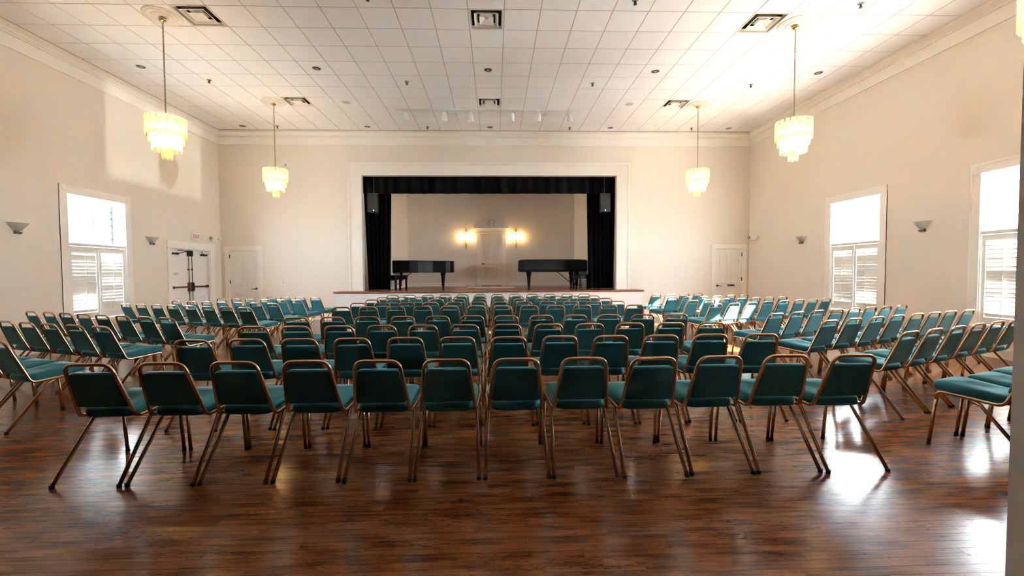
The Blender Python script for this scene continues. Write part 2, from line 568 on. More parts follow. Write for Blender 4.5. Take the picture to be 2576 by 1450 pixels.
# floor: the near strips are pieces, the rest one slab
b = MB()
NEAR0, NEAR1 = 1.86, 3.24
b.box(XL - 0.3, XR + 0.3, -3.3, NEAR0, -0.10, 0.0)
b.box(XL - 0.3, XR + 0.3, NEAR1, YB + 0.16, -0.10, 0.0)
b.box(XL - 0.3, XR + 0.3, NEAR0, NEAR1, -0.10, -0.012)
b.box(XL - 0.3, -4.0, NEAR0, NEAR1, -0.012, 0.0)
b.box(4.0, XR + 0.3, NEAR0, NEAR1, -0.012, 0.0)
floor = structure(b.build('floor', OAK), 'glossy dark brown oak strip floor of the hall')
r0 = round(NEAR0 / PW)
for r in range(r0, round(NEAR1 / PW)):
    off = ((r * 0.618034) % 1.0) * PL
    c = math.floor((-4.0 + off) / PL)
    while True:
        xa, xb = c * PL - off, (c + 1) * PL - off
        c += 1
        if xb <= -4.0: continue
        if xa >= 4.0: break
        xa, xb = max(xa, -4.0), min(xb, 4.0)
        if xb - xa < 0.02: continue
        g = 0.0003
        y0, y1 = r * PW + g, (r + 1) * PW - g
        e = 0.0005
        q = MB()
        lo = [(xa + g, y0), (xb - g, y0), (xb - g, y1), (xa + g, y1)]
        hi = [(xa + g + e, y0 + e), (xb - g - e, y0 + e), (xb - g - e, y1 - e), (xa + g + e, y1 - e)]
        q.rings([[(x, y, -0.012) for x, y in lo], [(x, y, -e) for x, y in lo], [(x, y, 0.0) for x, y in hi]])
        q.build('floor_board', OAK, floor)

# ground and the neighbouring house outside
b = MB(); b.box(-60, 60, -40, 60, -0.45, -0.25)
structure(b.build('ground', CONCRETE), 'pale concrete outside the windows')
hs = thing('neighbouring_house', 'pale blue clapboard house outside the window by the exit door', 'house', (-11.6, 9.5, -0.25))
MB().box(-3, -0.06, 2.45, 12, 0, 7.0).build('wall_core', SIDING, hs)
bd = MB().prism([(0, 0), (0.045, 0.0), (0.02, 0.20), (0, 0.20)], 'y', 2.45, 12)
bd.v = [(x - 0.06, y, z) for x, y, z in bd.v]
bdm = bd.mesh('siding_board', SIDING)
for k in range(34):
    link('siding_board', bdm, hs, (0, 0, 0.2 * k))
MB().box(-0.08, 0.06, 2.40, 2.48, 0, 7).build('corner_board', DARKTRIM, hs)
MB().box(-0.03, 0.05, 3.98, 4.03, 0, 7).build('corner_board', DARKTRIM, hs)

# ------------------------------------------------------------------ ceiling
b = MB(); b.box(XL - 0.2, XR + 0.2, YF - 0.2, YB + 0.16, HC + 0.16, HC + 0.22)
ceil = structure(b.build('ceiling', TILE), 'suspended ceiling of square mineral tiles')
NI = range(-13, 14)
VENTS = [(-8, -1), (0, -1), (8, -1), (-8, 5), (0, 5), (8, 5), (-8, -7), (0, -7), (8, -7)]
g = 0.0075
tb = MB()
h2 = T / 2 - g
tb.rings([[(-h2, -h2, 0.02), (h2, -h2, 0.02), (h2, h2, 0.02), (-h2, h2, 0.02)],
          [(-h2, -h2, 0.003), (h2, -h2, 0.003), (h2, h2, 0.003), (-h2, h2, 0.003)],
          [(-h2 + .003, -h2 + .003, 0), (h2 - .003, -h2 + .003, 0), (h2 - .003, h2 - .003, 0), (-h2 + .003, h2 - .003, 0)]])
# faces must look down: reverse
tb.f = [tuple(reversed(q)) for q in tb.f]
tile_me = tb.mesh('ceiling_tile', TILE)
rest = MB()
for i in NI:
    for j in range(-11, 9):
        if (i, j) in VENTS: continue
        cx_, cy_ = GX + T * (i + 0.5), GY + T * (j + 0.5)
        if j >= -2:
            dz = random.uniform(-0.0012, 0.0012)
            link('ceiling_tile', tile_me, ceil, (cx_, cy_, HC + dz))
        else:
            rest.add([(x + cx_, y + cy_, z + HC) for x, y, z in tb.v], tb.f)
o = rest.build('ceiling_tiles', TILE, ceil); o['kind'] = 'stuff'
gr = MB()
for i in range(-13, 15):
    x = GX + T * i
    gr.box(x - 0.012, x + 0.012, YF, YB, HC + 0.006, HC + 0.012)
for j in range(-11, 10):
    y = GY + T * j
    gr.box(XL, XR, y - 0.012, y + 0.012, HC + 0.0065, HC + 0.012)
gr.box(XL, GX - 13 * T, YF, YB, HC + 0.004, HC + 0.02)
gr.box(GX + 14 * T, XR, YF, YB, HC + 0.004, HC + 0.02)
gr.box(XL, XR, GY + 9 * T, YB, HC + 0.003, HC + 0.02)
o = gr.build('ceiling_grid', GRID, ceil); o['kind'] = 'stuff'

# crown and frieze
CROWN = [(0, -0.40), (0.022, -0.395), (0.022, -0.165), (0.04, -0.155), (0.04, -0.125), (0.055, -0.115),
         (0.066, -0.085), (0.09, -0.055), (0.112, -0.042), (0.112, -0.018), (0.125, -0.012), (0.125, 0.012), (0, 0.012)]
def crown(name, side, label):
    q = MB()
    if side == 'L': q.prism([(XL + d, HC + z) for d, z in CROWN], 'y', YF, YB)
    if side == 'R': q.prism([(XR - d, HC + z) for d, z in CROWN][::-1], 'y', YF, YB)
    if side == 'B': q.prism([(YB - d, HC + z) for d, z in CROWN], 'x', XL, XR)
    structure(q.build(name, TRIM), label)
crown('trim_1', 'L', 'cream crown moulding and frieze along the wall with the exit door')
crown('trim_2', 'R', 'cream crown moulding and frieze along the sunny window wall')
crown('trim_3', 'B', 'cream crown moulding and frieze above the stage')
for nm, x0, x1 in (('baseboard_left', XL, XL + 0.018), ('baseboard_right', XR - 0.018, XR)):
    q = MB()
    segs = [(YF, 11.40), (13.26, YB)] if x0 == XL else [(YF, YB)]
    for y0, y1 in segs:
        q.box(x0, x1, y0, y1, 0, 0.17); q.box(min(x0, x1) - (0 if x0 == XL else 0.006), x1 + (0.006 if x0 == XL else 0), y0, y1, 0, 0.14)
    structure(q.build(nm, TRIM))
q = MB()
for x0, x1 in ((-7.2, -4.75), (4.5, 6.93)):
    q.box(x0, x1, YB - 0.018, YB, 0, 0.17)
structure(q.build('baseboard_back', TRIM))

# ------------------------------------------------------------------ windows
def make_window(name, y0, y1, xf, s, label, openrows, glassrows=True):
    """window in a side wall: xf = wall face, s = +1 when the room lies towards +x."""
    w = root_struct(name, label)
    def B(mb, d0, d1, ya, yb, za, zb):        # d = distance into the room from the wall face
        xa, xb = xf + s * d0, xf + s * d1
        mb.box(min(xa, xb), max(xa, xb), ya, yb, za, zb)
        return mb
    z0, z1 = WIN_Z
    cw = 0.155
    q = MB()
    for a, c in ((y0 - cw, y0), (y1, y1 + cw)):
        B(q, 0, 0.014, a, c, z0 - 0.10, z1)
        B(q, 0.0, 0.018, a if a < y0 else c - 0.03, a + 0.03 if a < y0 else c, z0 - 0.10, z1 - 0.001)
    B(q, 0, 0.022, y0, y1, z1, z1 + 0.165)
    B(q, 0.0, 0.03, y0, y1, z1 + 0.135, z1 + 0.166)
    q.build('casing', TRIM, w)
    for a in (y0 - cw, y1):
        k = B(MB(), 0, 0.022, a, a + cw, z1, z1 + 0.172)
        B(k, 0, 0.030, a + 0.045, a + cw - 0.045, z1 + 0.045, z1 + 0.125)
        k.build('corner_block', TRIM, w)
    k = B(MB(), -0.02, 0.07, y0 - cw - 0.02, y1 + cw + 0.02, z0 - 0.03, z0)
    B(k, 0, 0.02, y0 - cw, y1 + cw, z0 - 0.14, z0 - 0.03)
    k.build('window_sill', TRIM, w)
    # jamb lining
    k = MB()
    B(k, -WT, 0.0, y0 - 0.001, y0 + 0.02, z0, z1); B(k, -WT, 0.0, y1 - 0.02, y1 + 0.001, z0, z1)
    B(k, -WT, 0.0, y0 + 0.02, y1 - 0.02, z1 - 0.02, z1 + 0.001); B(k, -WT, -0.02, y0 + 0.02, y1 - 0.02, z0 - 0.001, z0 + 0.02)
    k.build('jamb', WHITE, w)
    # sash: outer frame, meeting rail, mullion in the upper light
    zm = 2.08
    ym = (y0 + y1) / 2
    k = MB()
    a, c = y0 + 0.02, y1 - 0.02
    B(k, -0.15, -0.10, a, a + 0.055, z0 + .02, z1 - .02); B(k, -0.15, -0.10, c - 0.055, c, z0 + .02, z1 - .02)
    B(k, -0.15, -0.10, a + .055, c - .055, z1 - 0.085, z1 - .02); B(k, -0.15, -0.10, a + .055, c - .055, z0 + .02, z0 + 0.10)
    B(k, -0.16, -0.09, a + .055, c - .055, zm - 0.02, zm + 0.045)
    B(k, -0.145, -0.105, ym - 0.022, ym + 0.022, zm + 0.045, z1 - 0.085)
    B(k, -0.145, -0.105, ym - 0.022, ym + 0.022, z0 + 0.10, zm - 0.02)
    k.build('sash', WHITE, w)
    for (pa, pb) in ((a + 0.055, ym - 0.022), (ym + 0.022, c - 0.055)):
        for za, zb in ((zm + 0.045, z1 - 0.085), (z0 + 0.10, zm - 0.02)):
            B(MB(), -0.128, -0.124, pa, pb, za, zb).build('pane', PANE, w)
    # rail over the shutters, then the two shutter leaves
    k = B(MB(), -0.06, -0.005, a, c, 2.035, 2.075)
    B(k, -0.07, 0.004, a, c, 2.075, 2.093)
    k.build('shutter_head', WHITE, w)
    zt, zb = 2.032, z0 + 0.025
    for li, (la, lb) in enumerate(((a + 0.004, ym - 0.003), (ym + 0.003, c - 0.004))):
        k = MB()
        st, rt, rb = 0.055, 0.105, 0.125
        B(k, -0.048, -0.018, la, la + st, zb, zt); B(k, -0.048, -0.018, lb - st, lb, zb, zt)
        B(k, -0.048, -0.018, la + st, lb - st, zt - rt, zt); B(k, -0.048, -0.018, la + st, lb - st, zb, zb + rb)
        leaf = k.build('shutter', WHITE, w)
        n = 18
        pitch = (zt - rt - zb - rb) / n
        for r in range(n):
            zc = zb + rb + pitch * (r + 0.5)
            ang = math.radians(openrows[li].get(r, 85) + random.uniform(-2, 2))
            ch, th = 0.042, 0.0045
            prof = [(-ch, 0), (-ch * .6, -th), (ch * .6, -th), (ch, 0), (ch * .6, th), (-ch * .6, th)]
            pts = []
            for u, v in prof:      # u across the louver, top edge leans into the room
                dx = u * math.cos(ang) - v * math.sin(ang)
                dz = u * math.sin(ang) + v * math.cos(ang)
                pts.append((s * dx, dz))
            lv = MB().prism(pts if s > 0 else pts[::-1], 'y', la + st + .002, lb - st - .002)
            lv.build('louver', WHITE, leaf, loc=(xf - s * 0.033, 0, zc))
        B(MB(), 0.0, 0.009, (la + lb) / 2 - 0.005, (la + lb) / 2 + 0.005, zb + rb + 0.03, zt - rt - 0.02).build('tilt_rod', WHITE, leaf)
    # daylight sampling aid: a portal just outside the glass (adds no light of its own)
    pd = bpy.data.lights.new('portal', 'AREA')
    pd.shape = 'RECTANGLE'; pd.size = z1 - z0; pd.size_y = y1 - y0
    pd.cycles.is_portal = True
    po = bpy.data.objects.new('portal', pd); COL.objects.link(po)
    po.location = (xf - s * (WT + 0.01), (y0 + y1) / 2, (z0 + z1) / 2)
    po.rotation_euler = Vector((-s, 0, 0)).to_track_quat('Z', 'Y').to_euler()
    return w

O1 = {17: 71, 14: 75, 13: 77, 11: 78, 4: 72, 3: 69, 2: 67, 1: 62, 0: 61}
O2 = {17: 67, 16: 64, 15: 65, 14: 73, 13: 76, 12: 75, 9: 77, 8: 72, 5: 75, 3: 76}
make_window('window_1', *WIN_L[0], XL, 1, 'tall window with half shutters and blue house behind it', [O1, O2])
O3 = {17: 65, 16: 69, 3: 73, 2: 73, 1: 73, 0: 73}
O4 = {17: 69, 16: 73, 10: 76, 0: 73}
make_window('window_2', *WIN_R[0], XR, -1, 'sunlit window with mostly closed half shutters near the far corner', [O3, O4])
O5 = {17: 65, 16: 62, 15: 67, 14: 69, 12: 71, 11: 71, 7: 73, 6: 69, 4: 72, 3: 67, 2: 64, 1: 61, 0: 60}
make_window('window_3', *WIN_R[1], XR, -1, 'sunlit window with open half shutters beside the grey jamb', [O5, O5])

# ------------------------------------------------------------------ doors
def panel_leaf(w, z1, panels, depth=0.04):
    """leaf in local coordinates: x 0..w, y = 0 at the face, thickness towards +y; panels are recessed."""
    q = MB()
    for u0, u1, a, c in wall_cells(0, w, 0.008, z1, panels):
        q.box(u0, u1, 0, depth, a, c)
    return q

def panel_piece(p):
    u0, u1, a, c = p
    e = 0.022
    q = MB()
    q.rings([[(u0, 0.0125, a), (u1, 0.0125, a), (u1, 0.0125, c), (u0, 0.0125, c)],
             [(u0 + e, 0.012, a + e), (u1 - e, 0.012, a + e), (u1 - e, 0.012, c - e), (u0 + e, 0.012, c - e)],
             [(u0 + e + .012, 0.005, a + e + .012), (u1 - e - .012, 0.005, a + e + .012), (u1 - e - .012, 0.005, c - e - .012), (u0 + e + .012, 0.005, c - e - .012)]])
    return q

def lever(parent, x, z, d, mat=HARDWARE):
    q = MB()
    q.lathe([(0.001, -0.014), (0.030, -0.012), (0.033, 0.0)], (x, 0, z), 16, 'y')
    q.tube([(x, -0.005, z), (x, -0.055, z)], 0.010)
    q.tube([(x, -0.055, z), (x + d * 0.05, -0.058, z - 0.003), (x + d * 0.125, -0.055, z - 0.012)], [0.012, 0.010, 0.007])
    q.build('lever_handle', mat, parent, True)

def hinge(parent, x, z):
    MB().box(x - 0.012, x + 0.012, -0.012, 0.004, z - 0.055, z + 0.055).build('hinge', HARDWARE, parent)

def room_door(name, x0, w, zt, hand, label, casing=0.12):
    """four-panel door in the stage wall; hand +1: handle on the right."""
    d = root_struct(name, label, (x0, YB, 0))
    q = MB()
    q.box(-casing, 0.0, -0.022, 0.0, 0, zt); q.box(w, w + casing, -0.022, 0.0, 0, zt)
    q.box(-casing, -casing + .025, -0.032, -.022, 0, zt); q.box(w + casing - .025, w + casing, -0.032, -.022, 0, zt)
    q.box(0, w, -0.022, 0.0, zt, zt + casing)
    q.box(0, w, -0.03, -.022, zt + casing - .025, zt + casing)
    q.build('casing', TRIM, d)
    for a in (-casing, w):
        MB().box(a, a + casing, -0.034, 0.0, zt, zt + casing + 0.008).build('corner_block', TRIM, d)
    q = MB(); q.box(0, 0.018, 0.0, 0.16, 0, zt); q.box(w - 0.018, w, 0, 0.16, 0, zt); q.box(0.018, w - 0.018, 0, 0.16, zt - 0.018, zt)
    q.build('jamb', TRIM, d)
    MB().box(-0.05, w + 0.05, 0.161, 0.18, 0, zt + 0.05).build('light_stop_panel', DARK_LOBBY, d)  # added behind the leaf to stop outside light leaking in
    lw = w - 0.044
    st, gap = 0.115, 0.09
    pw = (lw - 2 * st - gap) / 2
    ps = [(st, st + pw, 1.06, zt - 0.15), (st + pw + gap, lw - st, 1.06, zt - 0.15),
          (st, st + pw, 0.22, 0.86), (st + pw + gap, lw - st, 0.22, 0.86)]
    leaf = panel_leaf(lw, zt - 0.024, ps).build('door_leaf', DOORW, d, loc=(0.022, 0.01, 0))
    for p in ps:
        panel_piece(p).build('door_panel', DOORW, leaf)
    hx = lw - 0.065 if hand > 0 else 0.065
    lever(leaf, hx, 0.985, -hand)
    for z in (0.25, 1.20, 1.99):
        hinge(leaf, -0.004 if hand > 0 else lw + 0.004, z)
    return d, leaf

room_door('door_2', D2[0], D2[1] - D2[0], D2[3], 1, 'cream four-panel door in the corner beside the exit doors')
d3, leaf3 = room_door('door_3', D3[0], D3[1] - D3[0], D3[3], -1, 'cream four-panel door with a small black plate')
q = MB(); q.box(0.40, 0.63, -0.006, 0.0, 0.965, 1.025)
pl = q.build('door_plate', SPKBOX, leaf3)
MB().box(0.42, 0.50, -0.008, -0.006, 0.990, 1.003).build('plate_mark', GREYP, leaf3)
MB().box(0.585, 0.612, -0.008, -0.006, 0.985, 1.010).build('plate_mark', GREYP, leaf3)

# double exit doors in the left wall (built facing -y locally, then turned to face +x)
e0, e1, _, ezt = EXIT
d1 = root_struct('door_1', 'white double exit doors with dark push bars', (XL, e0, 0), math.radians(90))
EW = e1 - e0
cs = 0.145
q = MB()
q.box(-cs, 0, -0.022, 0, 0, ezt); q.box(EW, EW + cs + 0.05, -0.022, 0, 0, ezt)
q.box(-cs, -cs + .03, -0.034, -.022, 0, ezt); q.box(EW + cs + .02, EW + cs + .05, -0.034, -.022, 0, ezt)
q.box(-cs, EW + cs + .05, -0.026, 0, ezt, ezt + 0.17); q.box(-cs, EW + cs + .05, -0.036, -.026, ezt + .14, ezt + .172)
q.build('casing', TRIM, d1)
q = MB(); q.box(0, 0.03, 0, 0.25, 0, ezt); q.box(EW - 0.03, EW, 0, 0.25, 0, ezt); q.box(0.03, EW - 0.03, 0, 0.25, ezt - 0.03, ezt)
q.build('jamb', WHITE, d1)
MB().box(-0.05, EW + 0.05, 0.251, 0.27, 0, ezt + 0.05).build('light_stop_panel', DARK_LOBBY, d1)  # added backing, keeps daylight from leaking round the exit leaves
lw = (EW - 0.06 - 0.012) / 2
for k in (0, 1):
    x0 = 0.03 + 0.002 + k * (lw + 0.008)
    ps = [(0.13, lw - 0.13, 0.22, 0.80)]
    leaf = panel_leaf(lw, ezt - 0.036, ps).build('door_leaf', WHITE, d1, loc=(x0, 0.07, 0))
    for p in ps: panel_piece(p).build('door_panel', WHITE, leaf)
    xi = lw - 0.06 if k == 0 else 0.06          # latch side
    xo = 0.06 if k == 0 else lw - 0.06
    bar = REDBAR if k == 0 else HARDWARE
    q = MB()
    q.box(xi - 0.035, xi + 0.035, -0.055, 0, 0.97, 1.22)
    q.box(xi - 0.026, xi + 0.026, -0.075, -0.055, 1.0, 1.19)
    q.box(min(xi, xo), max(xi, xo), -0.062, -0.030, 1.075, 1.115)
    q.box(xo - 0.02, xo + 0.02, -0.062, 0, 1.06, 1.13)
    q.build('push_bar', bar, leaf)
    q = MB()
    q.tube([(xi, -0.03, 1.22), (xi, -0.03, 2.0)], 0.009); q.tube([(xi, -0.03, 0.02), (xi, -0.03, 0.97)], 0.009)
    q.box(xi - 0.016, xi + 0.016, -0.04, 0, 1.56, 1.60)
    q.box(xi - 0.03, xi + 0.03, -0.05, 0, 1.95, 2.11)
    q.build('latch_rod', HARDWARE, leaf)
    q = MB()
    cx_ = 0.05 if k == 0 else lw - 0.05
    sg = 1 if k == 0 else -1
    xs_ = sorted((cx_, cx_ + sg * 0.24))
    q.box(xs_[0], xs_[1], -0.055, 0, 1.98, 2.03)
    q.tube([(cx_ + sg * 0.16, -0.055, 2.005), (cx_ + sg * 0.40, -0.16, 2.075)], 0.011)
    q.tube([(cx_ + sg * 0.40, -0.16, 2.075), (cx_ + sg * 0.20, -0.045, 2.10)], 0.011)
    q.lathe([(0.001, -0.075), (0.035, -0.07), (0.035, -0.05)], (cx_ + sg * 0.16, 0, 2.005), 14, 'y')
    q.build('door_closer', HARDWARE, leaf)
    if k == 0:
        nt_ = MB().box(0.10, 0.34, -0.002, 0, 1.40, 1.51).build('paper_notice', PAPER, leaf)
        for zz, l in ((1.475, 0.19), (1.455, 0.16), (1.435, 0.12)):
            MB().box(0.125, 0.125 + l, -0.003, -0.002, zz, zz + 0.009).build('notice_line', INK, leaf)

# ------------------------------------------------------------------ stage
stage = thing('stage', 'raised stage with white front and red-brown wooden edge', 'stage', (0, 0, 0))
SX0, SX1, SY = -4.72, 4.45, 12.88
q = MB()
q.box(SX0, SX1, SY, YB + 0.16, 0, ZS - 0.04)
q.build('stage_front', WHITE, stage)
q = MB()
q.box(SX0 - 0.02, SX1 + 0.02, SY - 0.022, YB, ZS - 0.20, ZS - 0.045)
q.box(SX0 - 0.012, SX1 + 0.012, SY - 0.014, YB, ZS - 0.225, ZS - 0.20)
q.build('fascia_board', WHITE, stage)
q = MB(); q.box(SX0, SX1, SY - 0.02, SY, 0, 0.17); q.build('skirting', WHITE, stage)
q = MB()
q.box(SX0 - 0.02, SX1 + 0.02, SY - 0.02, YB + 0.16, ZS - 0.045, ZS)
q.box(-4.45, 4.2, YB + 0.16, YSW + 0.2, ZS - 0.08, ZS)
q.build('stage_deck', STAGEOAK, stage)
q = MB()
q.prism([(SY - 0.055, ZS - 0.045), (SY - 0.02, ZS - 0.045), (SY - 0.02, ZS), (SY - 0.045, ZS), (SY - 0.06, ZS - 0.012), (SY - 0.06, ZS - 0.035)], 'x', SX0 - 0.06, SX1 + 0.06)
for xx in (SX0 - 0.06, SX1 + 0.02):
    q.box(xx, xx + 0.04, SY - 0.02, YB, ZS - 0.045, ZS)
q.build('nosing', REDWOOD, stage)

# proscenium casing
ox0, ox1, _, ozt = OPEN
q = MB()
CI, CO = 0.0, 0.42
for sgn, xi in ((-1, ox0), (1, ox1)):
    xs_ = sorted((xi, xi + sgn * CO)); q.box(*xs_, YB - 0.022, YB, ZS, ozt + 0.39)
    xs_ = sorted((xi + sgn * (CO - 0.05), xi + sgn * CO)); q.box(*xs_, YB - 0.055, YB - .022, ZS, ozt + 0.39)
    xs_ = sorted((xi + sgn * (CO - 0.085), xi + sgn * (CO - .05))); q.box(*xs_, YB - 0.036, YB - .022, ZS, ozt + 0.31)
    xs_ = sorted((xi, xi + sgn * 0.028)); q.box(*xs_, YB - 0.034, YB - .022, ZS, ozt)
    xs_ = sorted((xi + sgn * .055, xi + sgn * 0.07)); q.box(*xs_, YB - 0.028, YB - .022, ZS, ozt + .05)
q.box(ox0, ox1, YB - 0.022, YB, ozt, ozt + 0.39)
q.box(ox0 - CO, ox1 + CO, YB - 0.055, YB - .022, ozt + 0.34, ozt + 0.39)
q.box(ox0 - CO + .085, ox1 + CO - .085, YB - 0.036, YB - .022, ozt + 0.305, ozt + 0.34)
q.box(ox0 - 0.028, ox1 + 0.028, YB - 0.034, YB - .022, ozt, ozt + 0.028)
q.box(ox0 - 0.07, ox1 + 0.07, YB - 0.028, YB - .022, ozt + 0.055, ozt + 0.07)
structure(q.build('trim_4', TRIM), 'cream moulded casing around the stage opening')

# stage house
q = MB()
q.box(-4.60, -4.42, YB + 0.16, 14.75, ZS, 6.0); q.box(4.16, 4.34, YB + 0.16, 14.75, ZS, 6.0)
q.box(-4.60, -3.51, 14.75, 14.9, ZS, 6.0); q.box(3.25, 4.34, 14.75, 14.9, ZS, 6.0)
q.box(-3.66, -3.51, 14.9, YSW, ZS, 6.0); q.box(3.25, 3.40, 14.9, YSW, ZS, 6.0)
structure(q.build('wall_stage_sides', PAINT), 'cream side walls of the stage')
q = MB()
DS = (-0.57, 0.30, ZS, ZS + 2.08)
for u0, u1, z0, z1 in wall_cells(-3.66, 3.40, ZS, 6.0, [DS]):
    q.box(u0, u1, YSW, YSW + 0.15, z0, z1)
structure(q.build('wall_stage_back', PAINT), 'cream rear wall of the stage lit by two candle sconces')
q = MB(); q.box(-4.6, 4.34, YB + 0.16, YSW + 0.15, 6.0, 6.08)
structure(q.build('ceiling_stage', PAINT))
q = MB(); q.box(-3.51, DS[0] - 0.22, YSW - 0.018, YSW, ZS, ZS + 0.15); q.box(DS[1] + 0.22, 3.25, YSW - 0.018, YSW, ZS, ZS + 0.15)
structure(q.build('baseboard_stage', TRIM))

# stage door with broken pediment
d4 = root_struct('door_4', 'cream pedimented door at the rear of the stage', (DS[0], YSW, ZS))
DW, DZ = DS[1] - DS[0], DS[3] - DS[2]
q = MB()
for a in (-0.16, DW):
    q.box(a, a + 0.16, -0.045, 0, 0, DZ)
    q.box(a - 0.012, a + 0.172, -0.06, 0, 0, 0.30)
    q.box(a - 0.015, a + 0.175, -0.065, 0, DZ - 0.02, DZ + 0.025)
q.build('pilaster', TRIM, d4)
q = MB()
q.box(-0.165, DW + 0.165, -0.05, 0, DZ + .025, DZ + 0.20)
q.box(-0.19, DW + 0.19, -0.07, 0, DZ + 0.065, DZ + 0.09)
q.box(-0.27, DW + 0.27, -0.16, 0, DZ + 0.255, DZ + 0.29)
q.box(-0.22, DW + 0.22, -0.10, 0, DZ + 0.20, DZ + 0.255)
q.build('entablature', TRIM, d4)
q = MB()
zc = DZ + 0.29
xc = DW / 2
q.prism([(-0.20, zc), (DW + 0.20, zc), (xc, zc + 0.27)], 'y', -0.04, 0.0)
for sgn in (-1, 1):
    A = [(xc + sgn * (DW / 2 + 0.275), zc), (xc + sgn * (DW / 2 + 0.275), zc + 0.03), (xc + sgn * 0.165, zc + 0.285), (xc + sgn * 0.135, zc + 0.235), (xc + sgn * (DW / 2 + 0.12), zc)]
    q.prism(A if sgn < 0 else A[::-1], 'y', -0.16, -0.0)
q.build('pediment', TRIM, d4)
q = MB()
q.lathe([(0.001, 0.30), (0.02, 0.295), (0.035, 0.275), (0.06, 0.25), (0.078, 0.205), (0.07, 0.15), (0.03, 0.115), (0.045, 0.095), (0.06, 0.06), (0.065, 0.0)], (xc, -0.10, zc + 0.02), 16)
q.tube([(xc - 0.065, -0.1, zc + 0.26), (xc - 0.11, -0.1, zc + 0.20), (xc - 0.09, -0.1, zc + 0.13), (xc - 0.13, -0.1, zc + 0.06), (xc - 0.07, -0.1, zc + 0.03)], 0.016)
q.tube([(xc + 0.065, -0.1, zc + 0.26), (xc + 0.11, -0.1, zc + 0.20), (xc + 0.09, -0.1, zc + 0.13), (xc + 0.13, -0.1, zc + 0.06), (xc + 0.07, -0.1, zc + 0.03)], 0.016)
q.build('urn_finial', TRIM, d4, True, 50)
q = MB(); q.box(0, 0.015, 0, 0.15, 0, DZ); q.box(DW - 0.015, DW, 0, 0.15, 0, DZ); q.box(0.015, DW - 0.015, 0, 0.15, DZ - 0.015, DZ)
q.build('jamb', TRIM, d4)
MB().box(-0.05, DW + 0.05, 0.151, 0.17, -0.05, DZ + 0.05).build('light_stop_panel', DARK_LOBBY, d4)  # added panel closing the doorway against light from behind
lw = DW - 0.036
pw = (lw - 0.22 - 0.08) / 2
ps = [(0.11, 0.11 + pw, 1.02, DZ - 0.13), (0.19 + pw, lw - 0.11, 1.02, DZ - 0.13), (0.11, 0.11 + pw, 0.25, 0.80), (0.19 + pw, lw - 0.11, 0.25, 0.80)]
leaf = panel_leaf(lw, DZ - 0.02, ps).build('door_leaf', TRIM, d4, loc=(0.018, 0.015, 0.012))
for p in ps: panel_piece(p).build('door_panel', TRIM, leaf)
lever(leaf, 0.06, 0.90, 1)

# ------------------------------------------------------------------ stage curtains
def drape(name, x0, x1, y, z0, z1, amp, n, label, cat, group=None, swell=0.0, x0b=None, x1b=None, scallop=0.0):
    q = MB()
    N = n * 6
    x0b = x0 if x0b is None else x0b
    x1b = x1 if x1b is None else x1b
    NZ = 6
    front, back = [], []
    for j in range(NZ + 1):
        t = j / NZ
        z = z1 + (z0 - z1) * t
        for i in range(N + 1):
            u = i / N
            x = (x0 + (x1 - x0) * u) * (1 - t) + (x0b + (x1b - x0b) * u) * t
            ph = 2 * math.pi * n * u + 0.5 * math.sin(3.1 * u * n)
            w = (0.45 + 0.55 * t) if scallop else 1.0
            dy = amp * w * math.sin(ph) + 0.3 * amp * math.sin(0.37 * ph + 2 * t)
            zz = z + (scallop * math.sin(ph) if j == NZ else 0)
            front.append((x, y + dy - 0.004, zz)); back.append((x, y + dy + 0.004, zz))
    W = N + 1
    vs = front + back
    o = len(front)
    fs = []
    for j in range(NZ):
        for i in range(N):
            a = j * W + i
            fs.append((a, a + W, a + W + 1, a + 1)); fs.append((o + a, o + a + 1, o + a + W + 1, o + a + W))
    for j in range(NZ):
        for i in (0, N):
            a = j * W + i
            fs.append((a, a + W, o + a + W, o + a))
    for i in range(N):
        for j in (0, NZ):
            a = j * W + i
            fs.append((a, a + 1, o + a + 1, o + a))
    q.add(vs, fs)
    return tag(q.build(name, VELVET, None, True, 60), label, cat, group)

drape('stage_valance', -4.38, 4.12, 13.98, 4.00, 5.2, 0.045, 23, 'black pleated valance across the top of the stage opening', 'curtain', scallop=0.012)
drape('stage_curtain', -4.25, -3.33, 14.15, ZS + 0.01, 4.9, 0.05, 6, 'black stage curtain hanging behind the piano with its lid bare', 'curtain', 'curtains at the stage sides', x0b=-4.13, x1b=-3.42)
drape('stage_curtain', 3.03, 4.00, 14.15, ZS + 0.01, 4.9, 0.05, 6, 'black stage curtain hanging before the cloth-covered piano', 'curtain', 'curtains at the stage sides', x0b=3.10, x1b=3.93)

# hanging loudspeakers
def loudspeaker(x, label, lx):
    t = thing('loudspeaker', label, 'speaker', (x, 13.86, 3.38), 0, 'loudspeakers flown in the stage opening')
    MB().prism([(-0.165, -0.16), (0.165, -0.16), (0.13, 0.13), (-0.13, 0.13)], 'z', 0, 0.585).build('cabinet', SPKBOX, t)
    MB().box(-0.15, 0.15, -0.172, -0.16, 0.03, 0.565).build('grille', GRILLE, t)
    q = MB(); q.lathe([(0.001, -0.008), (0.012, -0.006), (0.014, 0)], (lx, -0.172, 0.045), 10, 'y'); q.build('status_light', LEDM, t)
    q = MB()
    q.tube([(0.0, 0.02, 0.0), (0.02, 0.0, -0.04), (0.14, -0.02, -0.045)], 0.009)
    q.tube([(0, 0.0, 0.585), (0, 0.0, 2.55)], 0.012)
    q.build('bracket', SPKBOX, t)
loudspeaker(-3.83, 'black loudspeaker with blue light hung by the bare piano side curtain', 0.03)
loudspeaker(3.55, 'black loudspeaker with blue light hung by the covered piano side curtain', 0.0)

